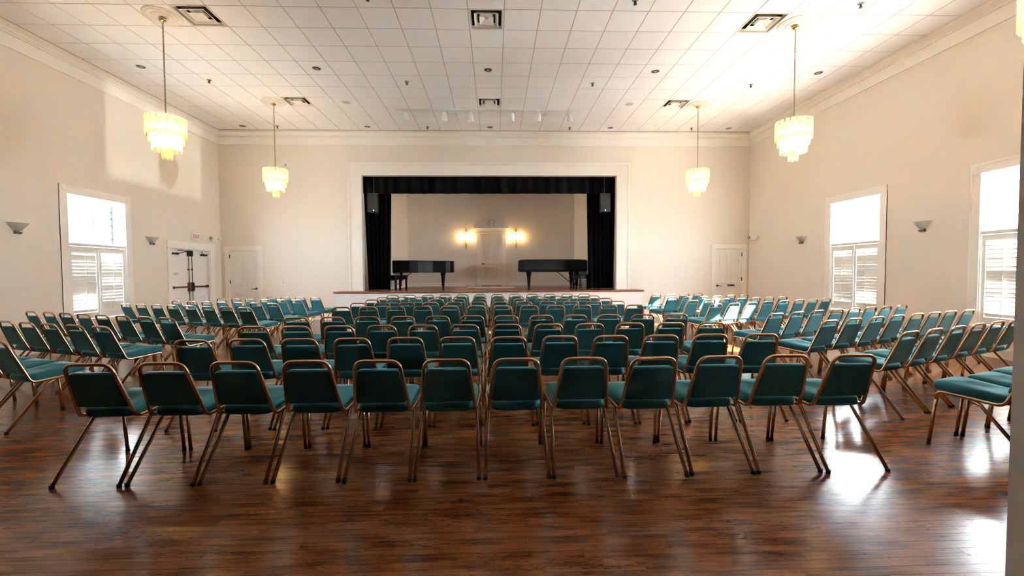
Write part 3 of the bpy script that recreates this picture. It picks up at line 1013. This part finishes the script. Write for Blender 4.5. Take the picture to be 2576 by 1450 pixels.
# ------------------------------------------------------------------ grand pianos
def piano_outline(L=2.35, W=1.48):
    # x along the length (0 = keyboard end), y = 0 straight bass side
    pts = [(0, 0), (0, W), (0.35, W)]
    curve = [(0.75, W - 0.01), (1.05, W - 0.08), (1.30, W - 0.24), (1.50, W - 0.45), (1.72, W - 0.62), (1.95, W - 0.72), (2.15, W - 0.80), (2.28, W - 0.92), (L, W - 1.10), (L - 0.01, 0.16), (L - 0.10, 0.03), (L - 0.25, 0.0)]
    return pts + curve

def turned_leg(q, x, y):
    q.lathe([(0.001, 0.56), (0.095, 0.56), (0.095, 0.50), (0.075, 0.44), (0.052, 0.17), (0.048, 0.13), (0.058, 0.12), (0.06, 0.08), (0.04, 0.07), (0.034, 0.03), (0.03, 0.0), (0.001, 0.0)], (x, y, 0), 10)

def grand_piano(loc, rz, flip, covered, label):
    t = thing('grand_piano', label, 'piano', loc, rz, None)
    F = (lambda p: (p[0], -p[1])) if flip else (lambda p: p)
    O = [F(p) for p in piano_outline()]
    if flip: O = O[::-1]
    q = MB()
    n = len(O)
    cx_, cy_ = sum(p[0] for p in O) / n, sum(p[1] for p in O) / n
    sc_ = lambda k, z: [(cx_ + (p[0] - cx_) * k, cy_ + (p[1] - cy_) * k, z) for p in O]
    q.rings([sc_(0.985, 0.56), sc_(1.0, 0.575), sc_(1.0, 0.945), sc_(0.985, 0.955)])
    q.build('piano_case', COVER if covered else BLACK, t, False)
    q = MB()
    if covered:
        q.rings([sc_(1.035, 0.60), sc_(1.03, 0.66), sc_(1.015, 0.95), sc_(0.985, 0.985), sc_(0.80, 1.005), sc_(0.4, 1.012)])
        q.build('dust_cover', COVER, t, True)
    else:
        q.rings([sc_(1.01, 0.957), sc_(1.015, 0.967), sc_(1.01, 0.980)])
        q.build('lid', BLACK, t)
        k = MB().box(-0.06, 0.0, min(F((0, 0.05))[1], F((0, 1.43))[1]), max(F((0, 0.05))[1], F((0, 1.43))[1]), 0.56, 0.64)
        k.build('key_bed', BLACK, t)
        y0, y1 = sorted((F((0, 0.13))[1], F((0, 1.35))[1]))
        MB().box(-0.055, 0.0, y0, y1, 0.64, 0.665).build('keyboard', KEYS, t)
    for lx, ly in ((0.30, 0.20), (0.30, 1.28), (1.98, 0.42)):
        q = MB(); turned_leg(q, *F((lx, ly)))
        q.build('leg', BLACK, t, True, 40)
    q = MB()
    yl = F((0, 0.74))[1]
    for dy in (-0.09, 0.09):
        q.tube([(0.36, yl + dy, 0.56), (0.30, yl + dy, 0.14)], 0.018)
    q.box(0.20, 0.36, yl - 0.17, yl + 0.17, 0.06, 0.15)
    q.tube([(0.90, yl, 0.56), (0.36, yl, 0.12)], 0.012)
    for dy in (-0.08, 0, 0.08):
        q.box(0.08, 0.22, yl + dy - 0.014, yl + dy + 0.014, 0.05, 0.065)
    q.build('pedal_lyre', BLACK, t)
    xd, yd = F((1.98, 0.42))
    q = MB(); q.box(xd - 0.26, xd + 0.26, yd - 0.03, yd + 0.03, 0.0, 0.045)
    return t

grand_piano((-3.80, 16.35, ZS + 0.001), math.radians(-7), True, False, 'glossy black grand piano with bare lid at the speaker and curtain')
grand_piano((3.20, 14.98, ZS + 0.001), math.radians(180), True, True, 'black grand piano under a cloth cover')

def piano_bench(loc, rz, label):
    t = thing('piano_bench', label, 'bench', loc, rz, 'benches at the two pianos')
    o = rrect(0.38, 0.38, -0.17, 0.17, 0.03, 3)
    MB().rings([[(p.x, p.y, 0.41) for p in o], [(p.x, p.y, 0.45) for p in o], [(p.x * .96, p.y * .93, 0.475) for p in o]]).build('seat_pad', BLACK, t, True, 40)
    MB().box(-0.36, 0.36, -0.155, 0.155, 0.33, 0.41).build('apron', BLACK, t)
    for x in (-0.32, 0.32):
        for y in (-0.125, 0.125):
            MB().prism([(x - .025, y - .025), (x + .025, y - .025), (x + .025, y + .025), (x - .025, y + .025)], 'z', 0, 0.33).build('leg', BLACK, t)
piano_bench((-3.28, 14.62, ZS + 0.001), math.radians(70), 'black piano bench under the keyboard of the bare piano')
piano_bench((2.92, 14.6, ZS + 0.001), math.radians(100), 'black piano bench before the covered piano')

tag(MB().box(-1.02, 0.72, 15.6, 16.4, ZS, ZS + 0.012).build('stage_rug', RUG), 'faded pink rug lying on the stage before the pedimented door', 'rug')

# stage wall sconces
def candle_sconce(x, label):
    t = thing('candle_sconce', label, 'sconce', (x, YSW, 2.40), 0, 'gilt candle sconces on the stage wall')
    q = MB()
    q.tube([(0, -0.02, 0.0), (0, -0.035, 0.12), (0, -0.04, 0.30), (0, -0.03, 0.50), (0, -0.025, 0.66)], [0.008, 0.022, 0.036, 0.026, 0.02])
    q.lathe([(0.001, 0.0), (0.03, 0.006), (0.05, 0.02), (0.001, 0.025)], (0, -0.005, 0.36), 12, 'y')
    q.build('stem', BRASS, t, True)
    q = MB()
    for pts in ([(0, -.03, .64), (-.02, -.04, .76), (-.035, -.03, .88)], [(0, -.03, .66), (.04, -.04, .72), (.06, -.03, .77)], [(0, -.03, .64), (-.05, -.04, .69), (-.09, -.03, .75)], [(0, -.03, .68), (.01, -.04, .76), (.03, -.03, .81)]):
        q.tube(pts, [0.016, 0.012, 0.004], 6)
    q.build('leaf_ornament', BRASS, t, True)
    for dx, dz, dy in ((-0.16, 0.42, -0.12), (0.16, 0.42, -0.12), (0.0, 0.45, -0.17)):
        q = MB()
        q.tube([(0, -0.035, 0.24), (dx * 0.6, dy * 0.7, 0.22), (dx, dy, 0.29), (dx, dy, 0.335)], 0.008, 6)
        q.lathe([(0.012, 0.325), (0.028, 0.345), (0.012, 0.35), (0.012, dz + 0.02)], (dx, dy, 0), 10)
        arm = q.build('arm', BRASS, t, True)
        q = MB(); q.lathe([(0.001, 0.10), (0.010, 0.075), (0.019, 0.04), (0.014, 0.008), (0.006, 0.0)], (dx, dy, dz + 0.02), 10)
        q.build('candle_bulb', CANDM, arm, True)
candle_sconce(-1.157, 'lit gilt candle sconce between bare piano and pedimented door')
candle_sconce(0.868, 'lit gilt candle sconce between pedimented door and covered piano')

# outlets and small wall boxes
def wall_outlet(x, y, z, label):
    t = thing('wall_outlet', label, 'outlet', (x, y, z), 0, 'white wall outlets')
    MB().box(-0.035, 0.035, -0.007, 0, -0.057, 0.057).build('cover_plate', PLASTIC, t)
    for dz in (-0.02, 0.02):
        MB().box(-0.016, 0.016, -0.009, -0.007, dz - 0.013, dz + 0.013).build('socket', GREYP, t)
wall_outlet(-6.609, YB, 1.177, 'white switch plate on the wall beside the corner door')
wall_outlet(-2.50, YSW, 1.29, 'white outlet under the bare piano on the stage wall')
wall_outlet(2.18, YSW, 1.265, 'white outlet under the covered piano on the stage wall')
t = thing('wall_sensor', 'small white sensor box high on the stage-end wall', 'sensor', (-6.43, YB, 4.74))
MB().prism([(-0.035, -0.07), (0.035, -0.07), (0.05, 0.0), (-0.05, 0.0)], 'z', 0, 0.15).build('housing', PLASTIC, t)
MB().box(-0.022, 0.022, -0.074, -0.07, 0.03, 0.09).build('lens', GREYP, t)

# ------------------------------------------------------------------ ceiling fittings
def diffuser(i, j, label):
    x, y = GX + T * (i + 0.5), GY + T * (j + 0.5)
    t = thing('air_diffuser', label, 'vent', (x, y, HC), 0, 'square air diffusers in the ceiling')
    h = T / 2 - 0.008
    sq = lambda a, z: [(-a, -a, z), (a, -a, z), (a, a, z), (-a, a, z)]
    q = MB(); q.rings([sq(h, 0.006), sq(h, -0.005), sq(h - 0.014, -0.005), sq(h - 0.034, 0.05), sq(h - 0.038, 0.05), sq(h - 0.018, 0.0), sq(h - 0.018, 0.15)], cap=False)
    q.build('outer_frame', VANE, t)
    q = MB(); q.rings([sq(h - 0.020, 0.14), sq(h - 0.020, 0.06)], cap=False); q.box(-h, h, -h, h, 0.14, 0.15)
    q.build('plenum', PLENUM, t)
    q = MB(); q.rings([sq(0.208, -0.010), sq(0.160, 0.045), sq(0.155, 0.042), sq(0.197, -0.014), sq(0.208, -0.010)], cap=False)
    q.build('vane_ring', VANE, t)
    q = MB(); q.rings([sq(0.122, -0.012), sq(0.113, -0.015), sq(0.035, 0.030), sq(0.001, 0.031)], cap=False)
    q.add(sq(0.11, 0.045), [(0, 1, 2, 3)])
    q.build('centre_cone', VANE, t)
for (i, j), nm in zip(VENTS, ('nearer row, on the exit-door side', 'nearer row, over the middle chairs', 'nearer row, on the sunny window side',
                              'row by the stage, on the exit-door side', 'row by the stage, above the spotlight track', 'row by the stage, on the sunny window side')):
    diffuser(i, j, 'square white ceiling air diffuser, ' + nm)

def medallion(x, y, label):
    t = thing('ceiling_medallion', label, 'medallion', (x, y, HC), 0, 'plaster medallions above the chandeliers')
    q = MB()
    q.lathe([(0.285, 0.002), (0.285, -0.012), (0.27, -0.022), (0.255, -0.012), (0.24, -0.012), (0.225, -0.024), (0.20, -0.024), (0.185, -0.014), (0.165, -0.014),
             (0.15, -0.03), (0.125, -0.03), (0.11, -0.02), (0.09, -0.024), (0.07, -0.036), (0.001, -0.036)], (0, 0, 0), 40)
    q.build('disc', PLASTER, t, True, 35)
    return t

# chandelier prototype -------------------------------------------------------
def plate_mesh(w, l, top):
    wt = w * 0.72
    P = [(-w / 2, -l + 0.03), (-w / 4, -l), (w / 4, -l), (w / 2, -l + 0.03), (w / 2, -top), (wt / 2, -top + 0.004), (wt / 2, 0), (-wt / 2, 0), (-wt / 2, -top + 0.004), (-w / 2, -top)]
    q = MB()
    q.prism(P, 'y', -0.004, 0.004)
    s = wt * 0.30
    q.box(-s, s, -0.008, 0.008, -top * 0.62, -top * 0.22)
    return q.mesh('glass_plate', GLASSPLATE)

CH_TOP = 4.12
chand = thing('chandelier', 'x', 'chandelier', (0, 0, 0), 0, 'tiered glass chandeliers')
q = MB()
q.lathe([(0.001, -0.036), (0.02, -0.038), (0.055, -0.05), (0.062, -0.065), (0.05, -0.085), (0.02, -0.10), (0.001, -0.105)], (0, 0, HC), 18)
q.build('canopy', BRASS, chand, True)
q = MB()
z = HC - 0.10
k = 0
while z > CH_TOP - 0.02:
    l, w = 0.046, 0.011
    pts = []
    for a in range(10):
        an = 2 * math.pi * a / 10
        u, v = w * math.cos(an), l / 2 * math.sin(an)
        pts.append((u, 0, z - l / 2 + v) if k % 2 == 0 else (0, u, z - l / 2 + v))
    q.tube(pts, 0.0036, 5, closed=True)
    z -= 0.037
    k += 1
q.tube([(0.006, 0, HC - 0.1), (-0.004, 0.004, 5.3), (0.005, -0.003, 4.7), (0, 0, CH_TOP - 0.03)], 0.003, 5)
q.build('chain', CHAIN, chand)
TIERS = [(0.285, 20, 0.084, 0.33, 0.0, 0.06), (0.245, 18, 0.08, 0.34, 0.09, 0.05), (0.205, 16, 0.078, 0.33, 0.235, 0.05), (0.07, 6, 0.07, 0.17, 0.53, 0.03)]
q = MB()
for r, n, w, l, dz, tp in TIERS[:3]:
    zz = CH_TOP - dz - tp - 0.012
    q.tube([((r - 0.012) * math.cos(a * math.pi / 12), (r - 0.012) * math.sin(a * math.pi / 12), zz) for a in range(24)], 0.006, 6, closed=True)
    for a in range(6):
        q.tube([(0, 0, zz + 0.01), ((r - .012) * math.cos(a * math.pi / 3), (r - .012) * math.sin(a * math.pi / 3), zz)], 0.004, 5)
q.tube([(0, 0, CH_TOP), (0, 0, CH_TOP - 0.55)], 0.008, 6)
q.build('hanging_frame', BRASS, chand)
for r, n, w, l, dz, tp in TIERS:
    me = plate_mesh(w, l, tp)
    for a in range(n):
        an = 2 * math.pi * (a + (0.5 if dz == 0.09 else 0)) / n
        o = link('glass_plate', me, chand, (r * math.cos(an), r * math.sin(an), CH_TOP - dz))
        o.rotation_euler = (0, 0, an + math.pi / 2)
bq = MB(); bq.lathe([(0.001, 0.028), (0.014, 0.022), (0.024, 0.0), (0.016, -0.022), (0.008, -0.04), (0.001, -0.042)], (0, 0, 0), 10)
bm = bq.mesh('bulb', BULBM, True)
for rr_, zz, n, ph in ((0.15, CH_TOP - 0.16, 5, 0.3), (0.12, CH_TOP - 0.36, 4, 0.9)):
    for a in range(n):
        an = 2 * math.pi * a / n + ph
        link('bulb', bm, chand, (rr_ * math.cos(an), rr_ * math.sin(an), zz))
ch_tree = tree_of(chand)
CHX = (GX + T * -8.5, GX + T * 9.5)
CHY = (GY + T * -0.5, GY + T * 5.5, GY + T * -6.5)
CL = [(0, 0, 'lit glass chandelier on long chain in front of the half-shuttered exit-side window'),
      (0, 1, 'lit glass chandelier nearest the corner with the cream door and exit doors'),
      (1, 1, 'lit glass chandelier nearest the door with the black plate'),
      (1, 0, 'large lit glass chandelier hanging before the sunny window wall'),
      (1, 2, 'glass chandelier cut off by the upper corner of the picture')
      ]
for k, (a, c, lab) in enumerate(CL):
    o = chand if k == 0 else copy_tree(ch_tree)
    o.location = (CHX[a], CHY[c], 0)
    o['label'] = lab
    medallion(CHX[a], CHY[c], 'round cream plaster medallion of the ' + ('chandelier ' + ('by the exit-side window', 'by the exit corner', 'by the black-plate door', 'at the sunny wall', 'at the picture corner', 'overhead at the exit side')[k]))

def downlight(i, j, label):
    x, y = GX + T * (i + 0.0), GY + T * (j + 0.5)
    t = thing('recessed_downlight', label, 'downlight', (x, y, HC), 0, 'unlit recessed downlights in the ceiling')
    q = MB(); q.lathe([(0.105, 0.0), (0.105, -0.006), (0.085, -0.007), (0.083, -0.001)], (0, 0, 0), 24); q.build('trim_ring', PLASTIC, t, True, 40)
    q = MB(); q.lathe([(0.083, -0.002), (0.06, -0.0025), (0.03, -0.0015), (0.001, -0.0015)], (0, 0, 0), 24); q.build('reflector', REFLECT, t, True)
    q = MB(); q.lathe([(0.04, -0.002), (0.036, -0.006), (0.001, -0.009)], (0, 0.01, 0), 16); q.build('lamp', GREYP, t, True)
PLACES = ('nearest the exit-door wall', 'second from the exit-door wall', 'in the middle', 'second from the sunny wall', 'nearest the sunny wall')
for j, nm in ((2, 'row before the spotlight track'), (8, 'row above the stage edge')):
    for i, pn in zip((-11.5, -5.5, 0.5, 6.5, 12.5), PLACES):
        downlight(i, j, 'unlit recessed ceiling downlight, %s, %s' % (nm, pn))

def sprinkler(x, y, label):
    t = thing('fire_sprinkler', label, 'sprinkler', (x, y, HC), 0, 'pendent fire sprinklers')
    q = MB(); q.lathe([(0.05, 0), (0.048, -0.006), (0.02, -0.012), (0.001, -0.012)], (0, 0, 0), 14); q.build('escutcheon', GREYP, t, True)
    q = MB(); q.tube([(0, 0, -0.01), (0, 0, -0.05)], 0.012, 8)
    q.tube([(-0.016, 0, -0.02), (-0.016, 0, -0.06)], 0.004, 5); q.tube([(0.016, 0, -0.02), (0.016, 0, -0.06)], 0.004, 5)
    q.lathe([(0.001, -0.060), (0.028, -0.062), (0.03, -0.066), (0.001, -0.068)], (0, 0, 0), 12)
    q.build('head', HARDWARE, t)
SPX = (-6.42, -1.986, 2.295, 6.04)
for y, nm in ((13.09, 'row along the stage wall'), (10.05, 'row before the spotlights'), (7.02, 'row nearest the camera')):
    for x, pn in zip(SPX, ('near the exit-door wall', 'over the exit side', 'over the sunny side', 'near the sunny wall')):
        sprinkler(x, y, 'small dark fire sprinkler, %s, %s' % (nm, pn))

def ceiling_speaker(i, label):
    t = thing('ceiling_speaker', label, 'speaker', (GX + T * i, GY + T * 5.5, HC), 0, 'round ceiling speakers')
    q = MB(); q.lathe([(0.125, 0.0), (0.123, -0.007), (0.10, -0.009), (0.098, -0.006)], (0, 0, 0), 28); q.build('rim', PLASTIC, t, True, 40)
    q = MB(); q.lathe([(0.098, -0.006), (0.05, -0.009), (0.001, -0.010)], (0, 0, 0), 28); q.build('grille', plain('speaker_mesh_white', (0.55, 0.54, 0.52), 0.6, noise=0.3, scale=400), t, True)
ceiling_speaker(-5.5, 'round white ceiling speaker on the exit-door side of the spotlights')
ceiling_speaker(6.5, 'round white ceiling speaker on the sunny side of the spotlights')

# spotlight track
tr = thing('spotlight_track', 'white ceiling track carrying six spotlights before the stage', 'track light', (0, 11.70, HC))
MB().box(-2.64, 2.35, -0.018, 0.018, -0.022, 0.0).build('track', PLASTIC, tr)
MB().box(-0.40, -0.0, -0.03, 0.03, -0.030, 0.0).build('feed_box', PLASTIC, tr)
for k, x in enumerate((-2.35, -1.324, -0.633, 0.489, 1.209, 2.05)):
    q = MB()
    q.box(x - 0.05, x + 0.05, -0.02, 0.02, -0.045, -0.022)
    q.tube(fillet([(x + 0.0, 0, -0.045), (x + 0.0, 0, -0.075), (x + 0.075, 0.0, -0.085), (x + 0.08, 0.02, -0.17)], [0.02, 0.03], 4), 0.007, 6)
    stem = q.build('stem', PLASTIC, tr)
    q = MB()
    q.lathe([(0.001, 0.0), (0.035, -0.005), (0.058, -0.035), (0.068, -0.10), (0.078, -0.20), (0.088, -0.225), (0.078, -0.225), (0.066, -0.17), (0.001, -0.16)], (0, 0, 0), 18)
    hd = q.build('spot_head', PLASTIC, stem, True, 40, loc=(x + 0.0, 0.0, -0.07))
    hd.rotation_euler = (math.radians(16), math.radians((-4, 3, -3, 2, 4, -6)[k]), 0)

# ------------------------------------------------------------------ wall sconces, exit sign, emergency lights
def wall_sconce(x, y, z, s, label):
    t = thing('wall_sconce', label, 'sconce', (x, y, z), 0 if s > 0 else math.pi, 'glass fan sconces on the side walls')
    q = MB()
    N = 12
    lo, hi = [], []
    inn_lo, inn_hi = [], []
    for k in range(N + 1):
        a = -math.pi / 2 + math.pi * k / N
        lo.append((0.075 * math.cos(a) * 0.9, 0.06 * math.sin(a), 0.035)); hi.append((0.155 * math.cos(a), 0.175 * math.sin(a), 0.175))
        inn_lo.append((0.069 * math.cos(a) * 0.9, 0.054 * math.sin(a), 0.037)); inn_hi.append((0.149 * math.cos(a), 0.169 * math.sin(a), 0.175))
    rows = [lo, hi, inn_hi, inn_lo]
    vs = [p for r in rows for p in r]
    fs = []
    for a in range(3):
        for k in range(N):
            fs.append((a * (N + 1) + k, a * (N + 1) + k + 1, (a + 1) * (N + 1) + k + 1, (a + 1) * (N + 1) + k))
    q.add(vs, fs)
    q.build('glass_shade', SCGLASS, t, True, 50)
    q = MB(); q.lathe([(0.001, -0.03), (0.025, -0.025), (0.045, 0.0), (0.05, 0.025), (0.046, 0.036), (0.001, 0.036)], (0.05, 0, 0.0), 16); q.build('metal_cup', CUPM, t, True)
    MB().box(0.0, 0.02, -0.05, 0.05, -0.02, 0.10).build('back_plate', CHAIN, t)
    q = MB(); q.lathe([(0.012, 0.042), (0.02, 0.07), (0.022, 0.10), (0.001, 0.125)], (0.06, 0, 0), 10); q.build('lamp', PLASTIC, t, True)
wall_sconce(XL, 7.93, 2.20, 1, 'glass fan wall sconce near the picture edge before the shuttered window')
wall_sconce(XL, 10.92, 2.20, 1, 'glass fan wall sconce between shuttered window and exit doors')
wall_sconce(XR, 11.22, 2.19, -1, 'glass fan wall sconce between the far sunny window and the corner')
wall_sconce(XR, 7.98, 2.20, -1, 'glass fan wall sconce between the two sunny windows')

ex = thing('exit_sign', 'white exit sign with red letters above the double doors', 'sign', (XL, 12.47, 2.42), math.radians(90))
MB().box(-0.15, 0.15, -0.05, 0, 0, 0.195).build('housing', PLASTIC, ex)
fc = bpy.data.curves.new('letters', 'FONT')
fc.body = 'EXIT'
fc.size = 0.165
fc.align_x = 'CENTER'
fc.extrude = 0.002
fc.materials.append(REDINK)
tmp = link('letters_outline', fc)
bpy.context.view_layer.update()
lm = bpy.data.meshes.new_from_object(tmp.evaluated_get(bpy.context.evaluated_depsgraph_get()))
bpy.data.objects.remove(tmp)
fo = link('letters', lm, ex, (0, -0.053, 0.04))
fo.rotation_euler = (math.radians(90), 0, 0)
fo.scale = (0.72, 1.0, 1)

def emergency_light(x, y, z, rz, label):
    t = thing('emergency_light', label, 'emergency light', (x, y, z), rz, 'twin-head emergency lights')
    MB().box(-0.13, 0.13, -0.07, 0, 0, 0.14).build('battery_box', PLASTIC, t)
    for sx in (-1, 1):
        q = MB()
        q.tube([(sx * 0.13, -0.035, 0.11), (sx * 0.19, -0.05, 0.12)], 0.012)
        q.lathe([(0.02, 0.0), (0.05, -0.05), (0.055, -0.06), (0.045, -0.062), (0.001, -0.055)], (sx * 0.20, -0.04, 0.10), 14, 'y')
        q.build('lamp_head', GREYP if sx < 0 else PLASTIC, t, True, 40)
emergency_light(XL, 13.25, 2.42, math.radians(90), 'white twin-head emergency light beside the exit sign in the corner')
emergency_light(XR, 13.30, 2.42, math.radians(-90), 'white twin-head emergency light in the corner by the black-plate door')

# ------------------------------------------------------------------ chairs
HT = 0.845
R_T = 0.0132
def make_chair():
    t = thing('banquet_chair', 'x', 'chair', (0, 0, 0), 0, 'teal stacking banquet chairs')
    # back frame and side rails: one bent tube each side joined over the top
    top = (0.153, 0.0, HT - R_T)
    bot = (0.198, 0.150, 0.425)
    rail = (0.222, 0.515, 0.452)
    foot = (0.226, 0.560, 0.012)
    mid = Vector(rail).lerp(Vector(foot), 0.16)
    pts = [tuple(mid), rail, bot, top, (-top[0], top[1], top[2]), (-bot[0], bot[1], bot[2]), (-rail[0], rail[1], rail[2]), (-mid.x, mid.y, mid.z)]
    q = MB(); q.tube(fillet(pts, [0.055, 0.06, 0.075, 0.075, 0.06, 0.055], 5), R_T, 8)
    q.build('back_frame', BRONZE, t, True)
    for s in (1, -1):
        q = MB(); q.tube([(s * mid.x, mid.y, mid.z + 0.004), (s * foot[0], foot[1], foot[2])], R_T, 8)
        lg = q.build('leg', BRONZE, t, True)
        q = MB(); q.tube([(s * foot[0], foot[1], 0.026), (s * foot[0], foot[1], 0.0)], 0.0155, 8); q.build('glide', RUBBER, lg)
        ra, rb_, rf = (s * 0.199, 0.335, 0.428), (s * 0.204, 0.270, 0.400), (s * 0.222, -0.040, 0.012)
        q = MB(); q.tube(fillet([ra, rb_, rf], [0.05], 3), R_T, 8)
        lg = q.build('leg', BRONZE, t, True)
        q = MB(); q.tube([(rf[0], rf[1] - 0.001, 0.026), (rf[0], rf[1], 0.0)], 0.0155, 8); q.build('glide', RUBBER, lg)
    q = MB()
    for yy, zz, xx in ((0.21, 0.424, 0.20), (0.45, 0.440, 0.215)):
        q.tube([(-xx, yy, zz), (xx, yy, zz)], 0.008, 6)
    q.build('stretcher', BRONZE, t)
    # seat cushion
    o = rrect(0.182, 0.215, 0.135, 0.570, 0.075, 5)
    c = Vector((0, 0.36))
    def ring(k, z):
        return [(c.x + (p.x - c.x) * k, c.y + (p.y - c.y) * k, z + 0.035 * (p.y - 0.135) / 0.435) for p in o]
    q = MB(); q.rings([ring(0.94, 0.424), ring(0.99, 0.431), ring(1.0, 0.452), ring(0.99, 0.474), ring(0.95, 0.490), ring(0.80, 0.500), ring(0.5, 0.506), ring(0.12, 0.508)])
    q.build('seat', FABRIC, t, True)
    # backrest: flat outer panel, padded face
    A, B_ = Vector(bot), Vector(top)
    up = (Vector((0, B_.y, B_.z)) - Vector((0, A.y, A.z))); Ln = up.length; up.normalize()
    nrm = Vector((0, up.z, -up.y))          # towards the sitter (+y)
    o = rrect(0.177, 0.142, 0.092, Ln - 0.072, 0.020, 3)
    cc = Vector((0, Ln / 2))
    def bring(k, d, kx=None):
        out = []
        for p in o:
            u = cc.x + (p.x - cc.x) * (kx or k)
            w = cc.y + (p.y - cc.y) * k
            P = Vector((0, A.y, A.z)) + up * w + nrm * d
            out.append((u, P.y, P.z))
        return out
    q = MB(); q.rings([bring(0.985, -0.012), bring(1.0, -0.008), bring(1.0, 0.012), bring(0.97, 0.026), bring(0.85, 0.036), bring(0.4, 0.042)])
    q.build('backrest', FABRIC, t, True, 50)
    q = MB()
    for s in (1, -1):
        for f_ in (0.35, 0.80):
            P = A.lerp(B_, f_)
            q.lathe([(0.001, 0.004), (0.006, 0.003), (0.008, 0.0)], (0, 0, 0), 8, 'x')
            for k in range(len(q.v) - 24, len(q.v)):
                x, y, z = q.v[k]
                q.v[k] = (s * (P.x + R_T - 0.001 + x), P.y + y, P.z + z)
    q.build('bolts', CHROME, t)
    return t

chair0 = make_chair()
chair_tree = tree_of(chair0)
ORD = ('first', 'second', 'third', 'fourth', 'fifth', 'sixth', 'seventh', 'eighth', 'ninth', 'tenth', 'eleventh', 'twelfth')
ROWS_C = [(-0.096, 2.976), (-0.119, 4.017), (-0.107, 4.986), (-0.082, 6.015), (-0.100, 7.802), (-0.123, 8.851), (-0.127, 9.867), (-0.154, 10.940), (-0.170, 11.940)]
ROWS_L = [(-5.07, 4.27, -20.5, 3), (-5.555, 5.499, -20.3, 5), (-6.167, 6.743, -21.9, 8), (-6.130, 8.546, -21.9, 8), (-5.944, 9.517, -21.5, 7), (-5.727, 10.499, -21.6, 6), (-5.287, 11.338, -20.5, 4)]
ROWS_R = [(4.47, 3.13, 21.0, 3), (5.225, 4.547, 22.1, 6), (5.685, 5.708, 21.7, 8), (5.614, 6.659, 22.6, 8), (5.729, 8.534, 22.6, 8), (5.533, 9.453, 22.0, 7), (5.333, 10.450, 22.2, 6), (4.994, 11.565, 20.5, 4)]
SP = 0.4863
used = [False]
def place(x, y, a, lab, grp):
    if used[0]:
        o = copy_tree(chair_tree)
    else:
        o = chair0; used[0] = True
    o.location = (x, y, 0)
    o.rotation_euler = (0, 0, a)
    o['label'] = lab
    o['group'] = grp
rj = random.Random(3)
def row(x0, y0, deg, n, text, block):
    a = math.radians(deg)
    for k in range(n):
        t = SP * (k - (n - 1) / 2) + rj.uniform(-0.006, 0.006)
        d = rj.uniform(-0.015, 0.015)
        place(x0 + t * math.cos(a) - d * math.sin(a), y0 + t * math.sin(a) + d * math.cos(a), a + math.radians(rj.uniform(-1.2, 1.2)), text % ORD[k], block)
nC = len(ROWS_C)
for r, (x, y) in enumerate(ROWS_C):
    row(x, y, 0.0, 12, 'teal banquet chair, centre block, ' + ORD[nC - 1 - r] + ' row from the stage, %s from exit-door side', 'chairs of the centre block')
for r, (x, y, a, n) in enumerate(ROWS_L):
    row(x, y, a, n, 'teal banquet chair, exit-door block, ' + ORD[len(ROWS_L) - 1 - r] + ' row from the stage, %s visible from the wall', 'chairs of the exit-door block')
for r, (x, y, a, n) in enumerate(ROWS_R):
    row(x, y, a, n, 'teal banquet chair, sunny window block, ' + ORD[len(ROWS_R) - 1 - r] + ' row from the stage, %s from centre aisle', 'chairs of the sunny window block')
